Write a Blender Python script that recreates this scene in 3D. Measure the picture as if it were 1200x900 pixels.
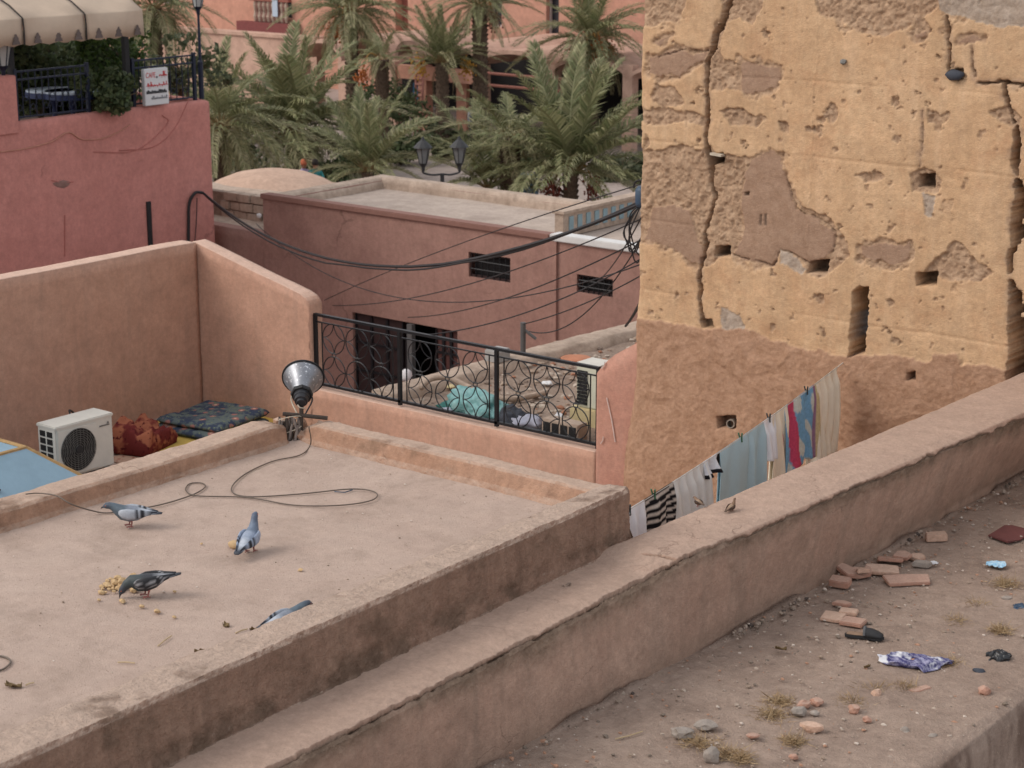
import bpy, bmesh, math, random
import numpy as np
from mathutils import Vector, Matrix, Euler
random.seed(7); np.random.seed(7)
PI = math.pi
scene = bpy.context.scene
COL = scene.collection
for o in list(bpy.data.objects): bpy.data.objects.remove(o)

# ------------------------------------------------------------------ camera
# world axes: +Y runs along the roof parapets (right and away), +X across them, z = 0 is the big roof deck
FPX = 2290.0; PITCH = math.atan(600/FPX); AZ = math.atan2(1900, math.hypot(FPX, 600)); CAMH = 4.2
F0 = np.array([-math.sin(AZ), math.cos(AZ), 0]); RV = np.array([math.cos(AZ), math.sin(AZ), 0]); ZV = np.array([0, 0, 1.0])
FV = F0*math.cos(PITCH)-ZV*math.sin(PITCH); UV = ZV*math.cos(PITCH)+F0*math.sin(PITCH); CV = np.array([0, 0, CAMH])
def ray(u, v): return FV+RV*(u-600)/FPX-UV*(v-450)/FPX
def on(u, v, ax, val):
    "where the sight line of a photo pixel meets the plane axis = val"
    d = ray(u, v); t = (val-CV[ax])/d[ax]; return CV+d*t
def ground_at(u, depth, z):
    k = depth*math.cos(PITCH)+(CAMH-z)*math.sin(PITCH); p = CV+F0*depth+RV*(u-600)/FPX*k; p[2] = z; return p
cam = bpy.data.cameras.new('camera'); camo = bpy.data.objects.new('camera', cam); COL.objects.link(camo)
cam.sensor_width = 36; cam.lens = FPX/1200*36; cam.clip_start = .1; cam.clip_end = 3000
M = Matrix.Identity(4)
for i in range(3): M[i][0] = RV[i]; M[i][1] = UV[i]; M[i][2] = -FV[i]; M[i][3] = CV[i]
camo.matrix_world = M
cam.dof.use_dof = True; cam.dof.focus_distance = 14.5; cam.dof.aperture_fstop = 4.5
scene.camera = camo
# ------------------------------------------------------------------ sky, sun, exposure
SUN_FROM = Vector((-1.1, -1.25, 1.5)).normalized()
w = bpy.data.worlds.new('World'); scene.world = w; w.use_nodes = True
nt = w.node_tree; bg = nt.nodes['Background']; sky = nt.nodes.new('ShaderNodeTexSky'); sky.sky_type = 'NISHITA'
sky.sun_disc = False; sky.sun_elevation = math.asin(SUN_FROM.z); sky.sun_rotation = math.atan2(SUN_FROM.x, SUN_FROM.y)
sky.dust_density = 8; sky.air_density = 1.0; sky.ozone_density = 1.0; sky.altitude = 450
veil = nt.nodes.new('ShaderNodeMix'); veil.data_type = 'RGBA'; veil.inputs[0].default_value = .7; veil.inputs[7].default_value = (6.6, 6.7, 6.8, 1)   # thin even cloud over the sky
nt.links.new(sky.outputs[0], veil.inputs[6]); nt.links.new(veil.outputs[2], bg.inputs[0]); bg.inputs[1].default_value = .12
sl = bpy.data.lights.new('sun', 'SUN'); so = bpy.data.objects.new('sun', sl); COL.objects.link(so)
sl.energy = 1.0; sl.angle = math.radians(26); sl.color = (1, .96, .9)
so.rotation_euler = SUN_FROM.to_track_quat('Z', 'Y').to_euler(); so.location = (0, 0, 30)
vs = scene.view_settings; vs.view_transform = 'Standard'; vs.look = 'None'; vs.exposure = 0.42; vs.gamma = 1

# ------------------------------------------------------------------ noise
ROT = np.array(Euler((.7, .5, .9)).to_matrix())
def vnoise(P):
    P = np.asarray(P, float); i = np.floor(P).astype(np.int64); f = P-i; f = f*f*(3-2*f)
    def h(dx, dy, dz):
        n = ((i[..., 0]+dx)*374761393+(i[..., 1]+dy)*668265263+(i[..., 2]+dz)*2147483647) & 0xffffffff
        n = ((n ^ (n >> 13))*1274126177) & 0xffffffff; n = ((n ^ (n >> 15))*2246822519) & 0xffffffff; n ^= n >> 16
        return n/4294967295.0*2-1
    x, y, z = f[..., 0], f[..., 1], f[..., 2]
    a = h(0,0,0)*(1-x)+h(1,0,0)*x; b = h(0,1,0)*(1-x)+h(1,1,0)*x
    c = h(0,0,1)*(1-x)+h(1,0,1)*x; d = h(0,1,1)*(1-x)+h(1,1,1)*x
    return (a*(1-y)+b*y)*(1-z)+(c*(1-y)+d*y)*z
def fbm(P, s, o=4, g=.5, seed=0):
    P = (np.asarray(P, float) @ ROT)*s+seed*17.13; r = 0; a = 1; t = 0
    for k in range(o): r = r+a*vnoise(P+k*5.3); t += a; a *= g; P = (P @ ROT)*2.03
    return r/t
def n1(x, s, seed=0, o=3):
    x = np.asarray(x, float); return fbm(np.stack([x, x*0+3.7, x*0+1.3], -1), s, o, .5, seed)
def sstep(a, b, x): t = np.clip((x-a)/(b-a), 0, 1); return t*t*(3-2*t)

# ------------------------------------------------------------------ materials
def srgb(*c): return tuple(((v/255)/12.92 if v/255 <= .04045 else ((v/255+.055)/1.055)**2.4) for v in c)
MATS = {}
def newmat(name):
    m = bpy.data.materials.new(name); m.use_nodes = True; MATS[name] = m
    return m, m.node_tree, m.node_tree.nodes['Principled BSDF']
def N(nt, t, **k):
    n = nt.nodes.new(t)
    for a, b in k.items(): setattr(n, a, b)
    return n
def rgb(c): return (c[0], c[1], c[2], 1)
def mixc(nt, fac, a, b):
    n = N(nt, 'ShaderNodeMix', data_type='RGBA')
    for s, v in ((0, fac), (6, a), (7, b)):
        if hasattr(v, 'node'): nt.links.new(v, n.inputs[s])
        elif s == 0: n.inputs[0].default_value = v
        else: n.inputs[s].default_value = rgb(v)
    return n.outputs[2]
def noise(nt, vec, scale, detail=5, rough=.6):
    n = N(nt, 'ShaderNodeTexNoise'); n.inputs['Scale'].default_value = scale; n.inputs['Detail'].default_value = detail
    n.inputs['Roughness'].default_value = rough
    if vec is not None: nt.links.new(vec, n.inputs['Vector'])
    return n.outputs['Fac']
def ramp(nt, v, a, b):
    n = N(nt, 'ShaderNodeMapRange'); nt.links.new(v, n.inputs[0]); n.inputs[1].default_value = a; n.inputs[2].default_value = b
    return n.outputs[0]
def mth(nt, op, a, b):
    n = N(nt, 'ShaderNodeMath', operation=op)
    for i, v in enumerate((a, b)):
        if hasattr(v, 'node'): nt.links.new(v, n.inputs[i])
        else: n.inputs[i].default_value = v
    return n.outputs[0]
def scaled(nt, vec, s):
    n = N(nt, 'ShaderNodeVectorMath', operation='MULTIPLY'); nt.links.new(vec, n.inputs[0]); n.inputs[1].default_value = s
    return n.outputs[0]
def plaster(name, c1, c2, stain=None, stain_amt=.5, streak=None, streak_amt=.4, dust=None, dust_amt=.7, big=.8, med=5, fine=70,
            bump=.5, bdist=.02, alts=(), speck=None, rough=.92, spec=.15, mott=.16, hair=0, grain=1.0):
    def ds(c, k=.86):
        l = .3*c[0]+.6*c[1]+.1*c[2]; return tuple(l+(x-l)*k for x in c)
    c1, c2 = ds(c1), ds(c2); alts = [(p, q, ds(x), ds(y)) for p, q, x, y in alts]
    stain, streak, dust, speck = [ds(c) if c is not None else None for c in (stain, streak, dust, speck)]
    m, nt, b = newmat(name)
    pos = N(nt, 'ShaderNodeNewGeometry').outputs['Position']
    nb = noise(nt, pos, big, 6, .65); nm = noise(nt, pos, med, 8, .7); nf = noise(nt, pos, fine, 4, .7)
    col = mixc(nt, ramp(nt, mth(nt, 'ADD', mth(nt, 'MULTIPLY', nb, .55), mth(nt, 'MULTIPLY', nm, .45)), .36, .64), c1, c2)
    if stain is not None:
        ns = noise(nt, scaled(nt, pos, (1.1, 1.1, 1.4)), big*1.9, 9, .72)
        col = mixc(nt, mth(nt, 'MULTIPLY', ramp(nt, ns, .5, .68), stain_amt), col, stain)
    if streak is not None:
        nk = noise(nt, scaled(nt, pos, (7, 7, .55)), 1.0, 6, .65)
        col = mixc(nt, mth(nt, 'MULTIPLY', ramp(nt, nk, .48, .72), streak_amt), col, streak)
    if dust is not None:
        sep = N(nt, 'ShaderNodeSeparateXYZ'); nt.links.new(N(nt, 'ShaderNodeNewGeometry').outputs['True Normal'], sep.inputs[0])
        up = ramp(nt, mth(nt, 'ADD', sep.outputs[2], mth(nt, 'MULTIPLY', mth(nt, 'SUBTRACT', nm, .5), .5)), .55, .95)
        col = mixc(nt, mth(nt, 'MULTIPLY', up, dust_amt), col, dust)
    mot = noise(nt, pos, big*3.2+1.2, 10, .78)
    hs = N(nt, 'ShaderNodeHueSaturation'); nt.links.new(col, hs.inputs['Color']); mr = N(nt, 'ShaderNodeMapRange'); nt.links.new(mot, mr.inputs[0]); mr.inputs[1].default_value = .3; mr.inputs[2].default_value = .7; mr.inputs[3].default_value = 1-mott; mr.inputs[4].default_value = 1+mott*.8
    nt.links.new(mr.outputs[0], hs.inputs['Value']); col = hs.outputs[0]
    for attr, ch, ca, cb in alts:
        at = N(nt, 'ShaderNodeAttribute', attribute_name=attr); sp = N(nt, 'ShaderNodeSeparateColor'); nt.links.new(at.outputs['Color'], sp.inputs[0])
        c = mixc(nt, ramp(nt, nm, .36, .64), ca, cb)
        col = mixc(nt, sp.outputs[ch], col, c)
    # fine grain: pits and grit
    col = mixc(nt, mth(nt, 'MULTIPLY', ramp(nt, nf, .55, .8), .35), col, tuple(x*.55 for x in c1))
    col = mixc(nt, mth(nt, 'MULTIPLY', ramp(nt, nf, .42, .25), .25), col, tuple(min(1, x*1.35) for x in c2))
    if speck is not None:
        v = N(nt, 'ShaderNodeTexVoronoi'); v.inputs['Scale'].default_value = 26; nt.links.new(pos, v.inputs['Vector'])
        col = mixc(nt, mth(nt, 'MULTIPLY', ramp(nt, v.outputs['Distance'], .17, .1), .55), col, speck)
    ng = noise(nt, pos, fine*.33, 6, .75)
    hs = N(nt, 'ShaderNodeHueSaturation'); nt.links.new(col, hs.inputs['Color']); mr = N(nt, 'ShaderNodeMapRange'); nt.links.new(ng, mr.inputs[0]); mr.inputs[1].default_value = .3; mr.inputs[2].default_value = .7; mr.inputs[3].default_value = 1-.14*grain; mr.inputs[4].default_value = 1+.11*grain
    nt.links.new(mr.outputs[0], hs.inputs['Value']); col = hs.outputs[0]; crk = None
    if hair:
        wv = N(nt, 'ShaderNodeVectorMath', operation='ADD'); nt.links.new(pos, wv.inputs[0]); n3 = N(nt, 'ShaderNodeTexNoise'); n3.inputs['Scale'].default_value = 3.5; n3.inputs['Detail'].default_value = 6; nt.links.new(pos, n3.inputs['Vector'])
        nt.links.new(scaled(nt, n3.outputs['Color'], (.5, .5, .5)), wv.inputs[1]); vo = N(nt, 'ShaderNodeTexVoronoi', feature='DISTANCE_TO_EDGE'); vo.inputs['Scale'].default_value = hair; nt.links.new(wv.outputs[0], vo.inputs['Vector'])
        crk = mth(nt, 'MULTIPLY', ramp(nt, vo.outputs['Distance'], .012, .004), ramp(nt, noise(nt, pos, .9, 4, .6), .55, .63)); col = mixc(nt, mth(nt, 'MULTIPLY', crk, .45), col, tuple(x*.4 for x in c1))
    nt.links.new(col, b.inputs['Base Color'])
    b.inputs['Roughness'].default_value = rough; b.inputs['Specular IOR Level'].default_value = spec
    hgt = mth(nt, 'ADD', mth(nt, 'MULTIPLY', nm, .7), mth(nt, 'MULTIPLY', nf, .35))
    bp = N(nt, 'ShaderNodeBump'); bp.inputs['Strength'].default_value = bump; bp.inputs['Distance'].default_value = bdist
    if crk is not None: hgt = mth(nt, 'SUBTRACT', hgt, mth(nt, 'MULTIPLY', crk, .4))
    b2 = N(nt, 'ShaderNodeBump'); b2.inputs['Strength'].default_value = min(1, bump*1.5); b2.inputs['Distance'].default_value = bdist*.35; nt.links.new(mth(nt, 'ADD', nf, ng), b2.inputs['Height'])
    nt.links.new(hgt, bp.inputs['Height']); nt.links.new(bp.outputs[0], b2.inputs['Normal']); nt.links.new(b2.outputs[0], b.inputs['Normal'])
    return m
def simple(name, c, rough=.6, metal=0, var=.25, scale=8, c2=None, bump=0, spec=.4, alpha=None, transl=0, coat=0):
    m, nt, b = newmat(name)
    pos = N(nt, 'ShaderNodeNewGeometry').outputs['Position']
    n = noise(nt, pos, scale, 6, .7)
    d = c2 if c2 is not None else tuple(x*(1-var) for x in c)
    col = mixc(nt, ramp(nt, n, .35, .65), c, d); nt.links.new(col, b.inputs['Base Color'])
    b.inputs['Roughness'].default_value = rough; b.inputs['Metallic'].default_value = metal; b.inputs['Specular IOR Level'].default_value = spec
    if bump:
        bp = N(nt, 'ShaderNodeBump'); bp.inputs['Strength'].default_value = bump; bp.inputs['Distance'].default_value = .01
        nt.links.new(noise(nt, pos, scale*4, 5, .7), bp.inputs['Height']); nt.links.new(bp.outputs[0], b.inputs['Normal'])
    if transl:
        tr = N(nt, 'ShaderNodeBsdfTranslucent'); nt.links.new(col, tr.inputs[0]); mx = N(nt, 'ShaderNodeMixShader'); mx.inputs[0].default_value = transl
        nt.links.new(b.outputs[0], mx.inputs[1]); nt.links.new(tr.outputs[0], mx.inputs[2]); nt.links.new(mx.outputs[0], nt.nodes['Material Output'].inputs[0])
    return m
def vcol(name, rough=.8, spec=.25, bump=0, bscale=120, transl=0):
    m, nt, b = newmat(name)
    at = N(nt, 'ShaderNodeAttribute', attribute_name='Col'); pos = N(nt, 'ShaderNodeNewGeometry').outputs['Position']
    hs = N(nt, 'ShaderNodeHueSaturation'); nt.links.new(at.outputs['Color'], hs.inputs['Color'])
    nt.links.new(ramp(nt, noise(nt, pos, 30, 5, .7), .1, 1.3), hs.inputs['Value'])
    hs.inputs['Value'].default_value = 1
    mr = N(nt, 'ShaderNodeMapRange'); nt.links.new(noise(nt, pos, 35, 5, .7), mr.inputs[0]); mr.inputs[1].default_value = .25; mr.inputs[2].default_value = .75
    mr.inputs[3].default_value = .75; mr.inputs[4].default_value = 1.2; nt.links.new(mr.outputs[0], hs.inputs['Value'])
    nt.links.new(hs.outputs[0], b.inputs['Base Color']); b.inputs['Roughness'].default_value = rough; b.inputs['Specular IOR Level'].default_value = spec
    if bump:
        bp = N(nt, 'ShaderNodeBump'); bp.inputs['Strength'].default_value = bump; bp.inputs['Distance'].default_value = .004
        nt.links.new(noise(nt, pos, bscale, 4, .6), bp.inputs['Height']); nt.links.new(bp.outputs[0], b.inputs['Normal'])
    if transl:
        tr = N(nt, 'ShaderNodeBsdfTranslucent'); nt.links.new(hs.outputs[0], tr.inputs[0]); mx = N(nt, 'ShaderNodeMixShader'); mx.inputs[0].default_value = transl
        nt.links.new(b.outputs[0], mx.inputs[1]); nt.links.new(tr.outputs[0], mx.inputs[2]); nt.links.new(mx.outputs[0], nt.nodes['Material Output'].inputs[0])
    return m

# ------------------------------------------------------------------ objects
def thing(name, label, cat, loc=(0, 0, 0), rz=0, group=None):
    o = bpy.data.objects.new(name, None); COL.objects.link(o); o.empty_display_size = .1
    o.location = tuple(float(x) for x in loc); o.rotation_euler = (0, 0, rz); tag(o, label, cat, group); return o
def tag(o, label, cat, group=None):
    o['label'] = label; o['category'] = cat
    if group: o['group'] = group
    return o
def worg(o):
    v = np.zeros(3)
    while o is not None: v = v+np.array(o.location); o = o.parent
    return v
def mesh_obj(name, V, Fc, mat, parent=None, smooth=False, local=False, bevel=0, masks=None, cols=None, mats=None, midx=None, solid=0):
    V = np.asarray(V, float).reshape(-1, 3)
    if parent is not None: off = np.zeros(3) if local else worg(parent)
    elif local: off = np.zeros(3)
    else: off = np.array([(V[:, 0].min()+V[:, 0].max())/2, (V[:, 1].min()+V[:, 1].max())/2, V[:, 2].min()])
    me = bpy.data.meshes.new(name)
    if isinstance(Fc, np.ndarray):
        nf, k = Fc.shape; me.vertices.add(len(V)); me.vertices.foreach_set('co', (V-off).ravel())
        me.loops.add(nf*k); me.loops.foreach_set('vertex_index', Fc.ravel().astype(np.int32)); me.polygons.add(nf)
        me.polygons.foreach_set('loop_start', np.arange(0, nf*k, k, dtype=np.int32)); me.polygons.foreach_set('loop_total', np.full(nf, k, np.int32))
        me.update(calc_edges=True); me.validate(clean_customdata=False)
    else: me.from_pydata((V-off).tolist(), [], Fc)
    if masks:
        for nm, a in masks.items():
            ca = me.color_attributes.new(nm, 'FLOAT_COLOR', 'POINT'); a = np.asarray(a, float)
            if a.shape[1] == 3: a = np.concatenate([a, np.ones((len(a), 1))], 1)
            ca.data.foreach_set('color', a.ravel())
    if cols is not None:
        ca = me.color_attributes.new('Col', 'FLOAT_COLOR', 'POINT'); a = np.asarray(cols, float)
        ca.data.foreach_set('color', np.concatenate([a[:, :3], np.ones((len(a), 1))], 1).ravel())
    if bevel:
        bm = bmesh.new(); bm.from_mesh(me); bmesh.ops.bevel(bm, geom=bm.edges[:], offset=bevel, segments=2, affect='EDGES', clamp_overlap=True); bm.to_mesh(me); bm.free()
    for m in (mats or [mat]): me.materials.append(MATS[m] if isinstance(m, str) else m)
    if midx is not None: me.polygons.foreach_set('material_index', np.asarray(midx, np.int32))
    if smooth: me.polygons.foreach_set('use_smooth', [True]*len(me.polygons))
    o = bpy.data.objects.new(name, me); COL.objects.link(o)
    if parent is not None: o.parent = parent
    else: o.location = tuple(off)
    if solid:
        s = o.modifiers.new('solid', 'SOLIDIFY'); s.thickness = solid; s.offset = 0
    return o
def copy_obj(o, parent=None):
    c = o.copy(); COL.objects.link(c); c.parent = parent; return c
def copy_tree(o, parent=None):
    c = copy_obj(o, parent)
    for ch in list(o.children): copy_tree(ch, c)
    return c
ICO = {}
class MB:
    def __init__(s): s.v = []; s.f = []; s.c = []
    def add(s, V, Fc, col=None):
        n = len(s.v); s.v += [tuple(float(a) for a in p) for p in V]; s.f += [tuple(int(i)+n for i in f) for f in Fc]
        if col is not None: s.c += [col]*len(V)
        return s
    def box(s, c, d, rot=None, col=None):
        V = [Vector((x*d[0]/2, y*d[1]/2, z*d[2]/2)) for x in (-1, 1) for y in (-1, 1) for z in (-1, 1)]
        if rot is not None: V = [rot @ p for p in V]
        V = [p+Vector(c) for p in V]
        return s.add(V, [(0,1,3,2),(4,6,7,5),(0,4,5,1),(2,3,7,6),(0,2,6,4),(1,5,7,3)], col)
    def bb(s, x0, x1, y0, y1, z0, z1, col=None): return s.box(((x0+x1)/2, (y0+y1)/2, (z0+z1)/2), (x1-x0, y1-y0, z1-z0), None, col)
    def tube(s, pts, r, n=6, closed=False, caps=True, col=None):
        pts = [Vector(tuple(float(a) for a in p)) for p in pts]; L = len(pts); V = []; nrm = None
        for i, p in enumerate(pts):
            if closed: t = pts[(i+1) % L]-pts[i-1]
            else: t = pts[min(i+1, L-1)]-pts[max(i-1, 0)]
            t.normalize()
            if nrm is None:
                nrm = t.orthogonal().normalized()
            else:
                nrm = nrm-t*nrm.dot(t); nrm = nrm.normalized() if nrm.length > 1e-6 else t.orthogonal().normalized()
            bn = t.cross(nrm); rr = r[i] if isinstance(r, (list, tuple, np.ndarray)) else r
            for k in range(n): a = 2*PI*k/n; V.append(p+(nrm*math.cos(a)+bn*math.sin(a))*rr)
        Fc = []
        for i in range(L if closed else L-1):
            j = (i+1) % L
            for k in range(n): Fc.append((i*n+k, i*n+(k+1) % n, j*n+(k+1) % n, j*n+k))
        if caps and not closed: Fc.append(tuple(range(n))[::-1]); Fc.append(tuple((L-1)*n+k for k in range(n)))
        return s.add(V, Fc, col)
    def lathe(s, prof, n=24, org=(0, 0, 0), axis=(0, 0, 1), col=None, caps=True):
        q = Vector((0, 0, 1)).rotation_difference(Vector(axis)); V = []
        for r, z in prof:
            for k in range(n): a = 2*PI*k/n; V.append(q @ Vector((r*math.cos(a), r*math.sin(a), z))+Vector(org))
        Fc = [(i*n+k, i*n+(k+1) % n, (i+1)*n+(k+1) % n, (i+1)*n+k) for i in range(len(prof)-1) for k in range(n)]
        if caps: Fc.append(tuple(range(n))[::-1]); Fc.append(tuple((len(prof)-1)*n+k for k in range(n)))
        return s.add(V, Fc, col)
    def prism(s, poly, h, col=None, fn=None):
        n = len(poly); V = [(x, y, 0) for x, y in poly]+[(x, y, h) for x, y in poly]
        if fn: V = [fn(p) for p in V]
        return s.add(V, [tuple(range(n))[::-1], tuple(range(n, 2*n))]+[(i, (i+1) % n, n+(i+1) % n, n+i) for i in range(n)], col)
    def blob(s, c, r, sub=1, jit=.25, seed=0, flat=1, col=None):
        if sub not in ICO:
            bm = bmesh.new(); bmesh.ops.create_icosphere(bm, subdivisions=sub, radius=1); ICO[sub] = ([tuple(v.co) for v in bm.verts], [tuple(v.index for v in f.verts) for f in bm.faces]); bm.free()
        rs = random.Random(seed); V = []
        for x, y, z in ICO[sub][0]:
            k = 1+rs.uniform(-jit, jit); V.append((c[0]+x*r[0]*k, c[1]+y*r[1]*k, c[2]+max(z, -flat)*r[2]*k))
        return s.add(V, ICO[sub][1], col)
    def build(s, name, mat, parent=None, **k):
        if s.c and len(s.c) == len(s.v): k.setdefault('cols', s.c)
        return mesh_obj(name, s.v, s.f, mat, parent, **k)
def gridF(nu, nv, flip=False):
    i = np.arange(nu-1)[:, None]*nv+np.arange(nv-1)[None, :]; q = np.stack([i, i+nv, i+nv+1, i+1], -1).reshape(-1, 4)
    return q[:, ::-1].copy() if flip else q
def sweep(stations, profiles, step, res, axis='y', flip=False, disp=None, mask=None):
    """profiles (list of (a, z)) along stations; returns V, F, masks: a finely divided surface pushed along its normals by disp(P, s, t)"""
    prof = [np.array(p, float) for p in profiles]
    seg = np.maximum(1, np.ceil(np.hypot(*np.diff(prof[0], axis=0).T)/np.array(res)).astype(int))
    def fine(p):
        out = []
        for k, c in enumerate(seg): out.append(p[k]+(p[k+1]-p[k])*np.linspace(0, 1, c, endpoint=False)[:, None])
        return np.concatenate(out+[p[-1:]])
    fp = np.stack([fine(p) for p in prof]); st = np.array(stations, float)
    t = np.linspace(st[0], st[-1], max(2, int(abs(st[-1]-st[0])/step)+1)); n = fp.shape[1]
    A = np.stack([np.interp(t, st, fp[:, i, 0]) for i in range(n)], 1); Zc = np.stack([np.interp(t, st, fp[:, i, 1]) for i in range(n)], 1)
    T = np.repeat(t[:, None], n, 1); P = np.stack([A, T, Zc], -1) if axis == 'y' else np.stack([T, A, Zc], -1)
    s = np.concatenate([[0], np.cumsum(np.hypot(np.diff(fp[0, :, 0]), np.diff(fp[0, :, 1])))]); S = np.repeat(s[None, :], len(t), 0)
    du = np.gradient(P, axis=0); dv = np.gradient(P, axis=1); nr = np.cross(du, dv); nr /= np.linalg.norm(nr, axis=-1, keepdims=True)+1e-9
    if flip: nr = -nr
    mk = None
    if disp is not None:
        d = disp(P, S, T)
        if isinstance(d, tuple): d, mk = d
        P = P+nr*d[..., None]
    ms = None
    if mk is not None: ms = {'msk': np.stack([mk.ravel(), mk.ravel()*0, mk.ravel()*0], -1)}
    P = np.concatenate([P[:1]*0+P[0].mean(0), P, P[:1]*0+P[-1].mean(0)]); V = P.reshape(-1, 3); Fl = gridF(len(t)+2, n, flip)   # closed ends
    if ms: z = np.zeros((n, 3)); ms['msk'] = np.concatenate([z, ms['msk'], z])
    return V, Fl, ms
def heightfield(xs, ys, fn):
    X, Y = np.meshgrid(xs, ys, indexing='ij'); Zc = fn(X, Y); return np.stack([X, Y, Zc], -1).reshape(-1, 3), gridF(len(xs), len(ys))
def strip_wall(ts, ztop, z0, p0, thick, axis='x', rows=30, disp=None, front=-1):
    """upright wall along x (or y): front face at p0, top following ztop(t)"""
    ts = np.array(ts, float); zt = np.array(ztop, float); r = np.linspace(0, 1, rows)
    zf = z0+(zt[:, None]-z0)*r[None, :]; q = np.full_like(zf, p0)
    tk = np.linspace(0, 1, 6); ztop2 = np.repeat(zt[:, None], 6, 1); q2 = p0+thick*tk[None, :]+0*ztop2
    Z = np.concatenate([zf[:, :-1], ztop2, zf[:, ::-1][:, 1:]], 1); Q = np.concatenate([q[:, :-1], q2, q[:, ::-1][:, 1:]+thick], 1)
    T = np.repeat(ts[:, None], Z.shape[1], 1); P = np.stack([T, Q, Z], -1) if axis == 'x' else np.stack([Q, T, Z], -1)
    if disp is not None:
        du = np.gradient(P, axis=0); dv = np.gradient(P, axis=1); nr = np.cross(du, dv); nr /= np.linalg.norm(nr, axis=-1, keepdims=True)+1e-9
        sg = np.sign(np.sum(nr[:, 3:4]*np.array([0, thick, 0] if axis == 'x' else [thick, 0, 0]), -1)).mean(); nr = nr*(-sg)
        P = P+nr*disp(P)[..., None]
    n = Z.shape[1]; Fc = [tuple(f) for f in gridF(len(ts), n)]
    Fc += [tuple(range(n)), tuple((len(ts)-1)*n+k for k in range(n))[::-1]]
    return P.reshape(-1, 3), Fc
def opening_wall(mb, x0, x1, z0, z1, y, thick, ops):
    "wall in a plane y = const with real openings; (x0, x1, z0, z1) each"
    xs = sorted({x0, x1, *[o[0] for o in ops], *[o[1] for o in ops]}); zs = sorted({z0, z1, *[o[2] for o in ops], *[o[3] for o in ops]})
    for i in range(len(xs)-1):
        for j in range(len(zs)-1):
            cx = (xs[i]+xs[i+1])/2; cz = (zs[j]+zs[j+1])/2
            if any(o[0] < cx < o[1] and o[2] < cz < o[3] for o in ops): continue
            a, b, c, d = xs[i], xs[i+1], zs[j], zs[j+1]
            mb.add([(a, y, c), (b, y, c), (b, y, d), (a, y, d)], [(0, 1, 2, 3)]); mb.add([(a, y+thick, c), (b, y+thick, c), (b, y+thick, d), (a, y+thick, d)], [(3, 2, 1, 0)])
    for a, b, c, d in ops+[(x0, x1, z0, z1)]:
        Y = y+thick; mb.add([(a, y, c), (b, y, c), (b, y, d), (a, y, d), (a, Y, c), (b, Y, c), (b, Y, d), (a, Y, d)], [(0, 1, 5, 4), (1, 2, 6, 5), (2, 3, 7, 6), (3, 0, 4, 7)])
    return mb
def catenary(a, b, sag, n=24, wob=0, seed=0):
    a = np.array(a, float); b = np.array(b, float); t = np.linspace(0, 1, n); P = a+(b-a)*t[:, None]; P[:, 2] -= sag*4*t*(1-t)
    if wob: P = P+np.stack([n1(t, 9, seed+k) for k in range(3)], -1)*wob*(4*t*(1-t))[:, None]
    return P
def smooth_path(pts, n=8):
    pts = [np.array(p, float) for p in pts]; out = []; P = [2*pts[0]-pts[1]]+pts+[2*pts[-1]-pts[-2]]
    for i in range(1, len(P)-2):
        for k in range(n):
            t = k/n; out.append(.5*((2*P[i])+(-P[i-1]+P[i+1])*t+(2*P[i-1]-5*P[i]+4*P[i+1]-P[i+2])*t*t+(-P[i-1]+3*P[i]-3*P[i+1]+P[i+2])*t**3))
    out.append(pts[-1]); return out

# ================================================================== the setting
plaster('deck', srgb(175,150,135), srgb(187,163,148), stain=srgb(140,119,103), stain_amt=.45, streak=None, big=.9, med=4, fine=90, bump=.4, bdist=.02, mott=.12, grain=.45, speck=srgb(132,110,95))
plaster('parapet', srgb(168,125,98), srgb(184,143,116), stain=srgb(142,108,88), stain_amt=.6, streak=srgb(120,92,76), streak_amt=.4, dust=srgb(190,163,144), dust_amt=.85, big=1.6, med=7, fine=60, bump=.6, bdist=.02,
        alts=[('msk', 0, srgb(112,86,68), srgb(140,108,86))], hair=2.2)
plaster('parapet_old', srgb(152,116,96), srgb(168,134,112), stain=srgb(122,96,78), stain_amt=.7, streak=srgb(112,88,73), streak_amt=.5, dust=srgb(196,170,152), dust_amt=.9, big=1.6, med=9, fine=50, bump=.9, bdist=.025, alts=[('msk', 0, srgb(104,82,66), srgb(128,102,84))])
plaster('ledge', srgb(172,136,116), srgb(187,152,131), stain=srgb(154,124,106), stain_amt=.6, streak=srgb(142,120,104), streak_amt=.5, dust=srgb(180,152,134), dust_amt=.8, big=1.2, med=6, fine=70, bump=.5, bdist=.018,
        alts=[('msk', 0, srgb(118,97,80), srgb(146,122,102))], hair=1.6)
plaster('dirt', srgb(152,129,114), srgb(171,148,132), stain=srgb(124,103,90), stain_amt=.5, big=1.1, med=9, fine=55, bump=.8, bdist=.02, speck=srgb(186,164,144),
        alts=[('msk', 0, srgb(100,78,66), srgb(122,98,84))])
plaster('tower', srgb(194,152,110), srgb(205,168,127), stain=srgb(182,134,94), stain_amt=.6, streak=srgb(216,182,146), streak_amt=.35, big=1.0, med=9, fine=80, bump=.5, bdist=.015, mott=.2,
        alts=[('msk', 2, srgb(160,120,91), srgb(180,140,111)), ('msk', 0, srgb(160,127,98), srgb(186,153,122)), ('msk', 1, srgb(152,119,95), srgb(166,134,110)), ('mskb', 0, srgb(158,138,120), srgb(178,160,144)), ('mskb', 1, srgb(120,124,130), srgb(140,142,146)), ('mskb', 2, srgb(60,50,46), srgb(84,70,62))])  # last tone is the painted shade inside cracks and holes
plaster('terrace_wall', srgb(184,138,114), srgb(197,152,128), stain=srgb(166,128,108), stain_amt=.5, streak=srgb(164,130,112), streak_amt=.5, dust=srgb(205,170,150), dust_amt=.9, big=.8, med=5, fine=60, bump=.35, bdist=.015, mott=.12)
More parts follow.
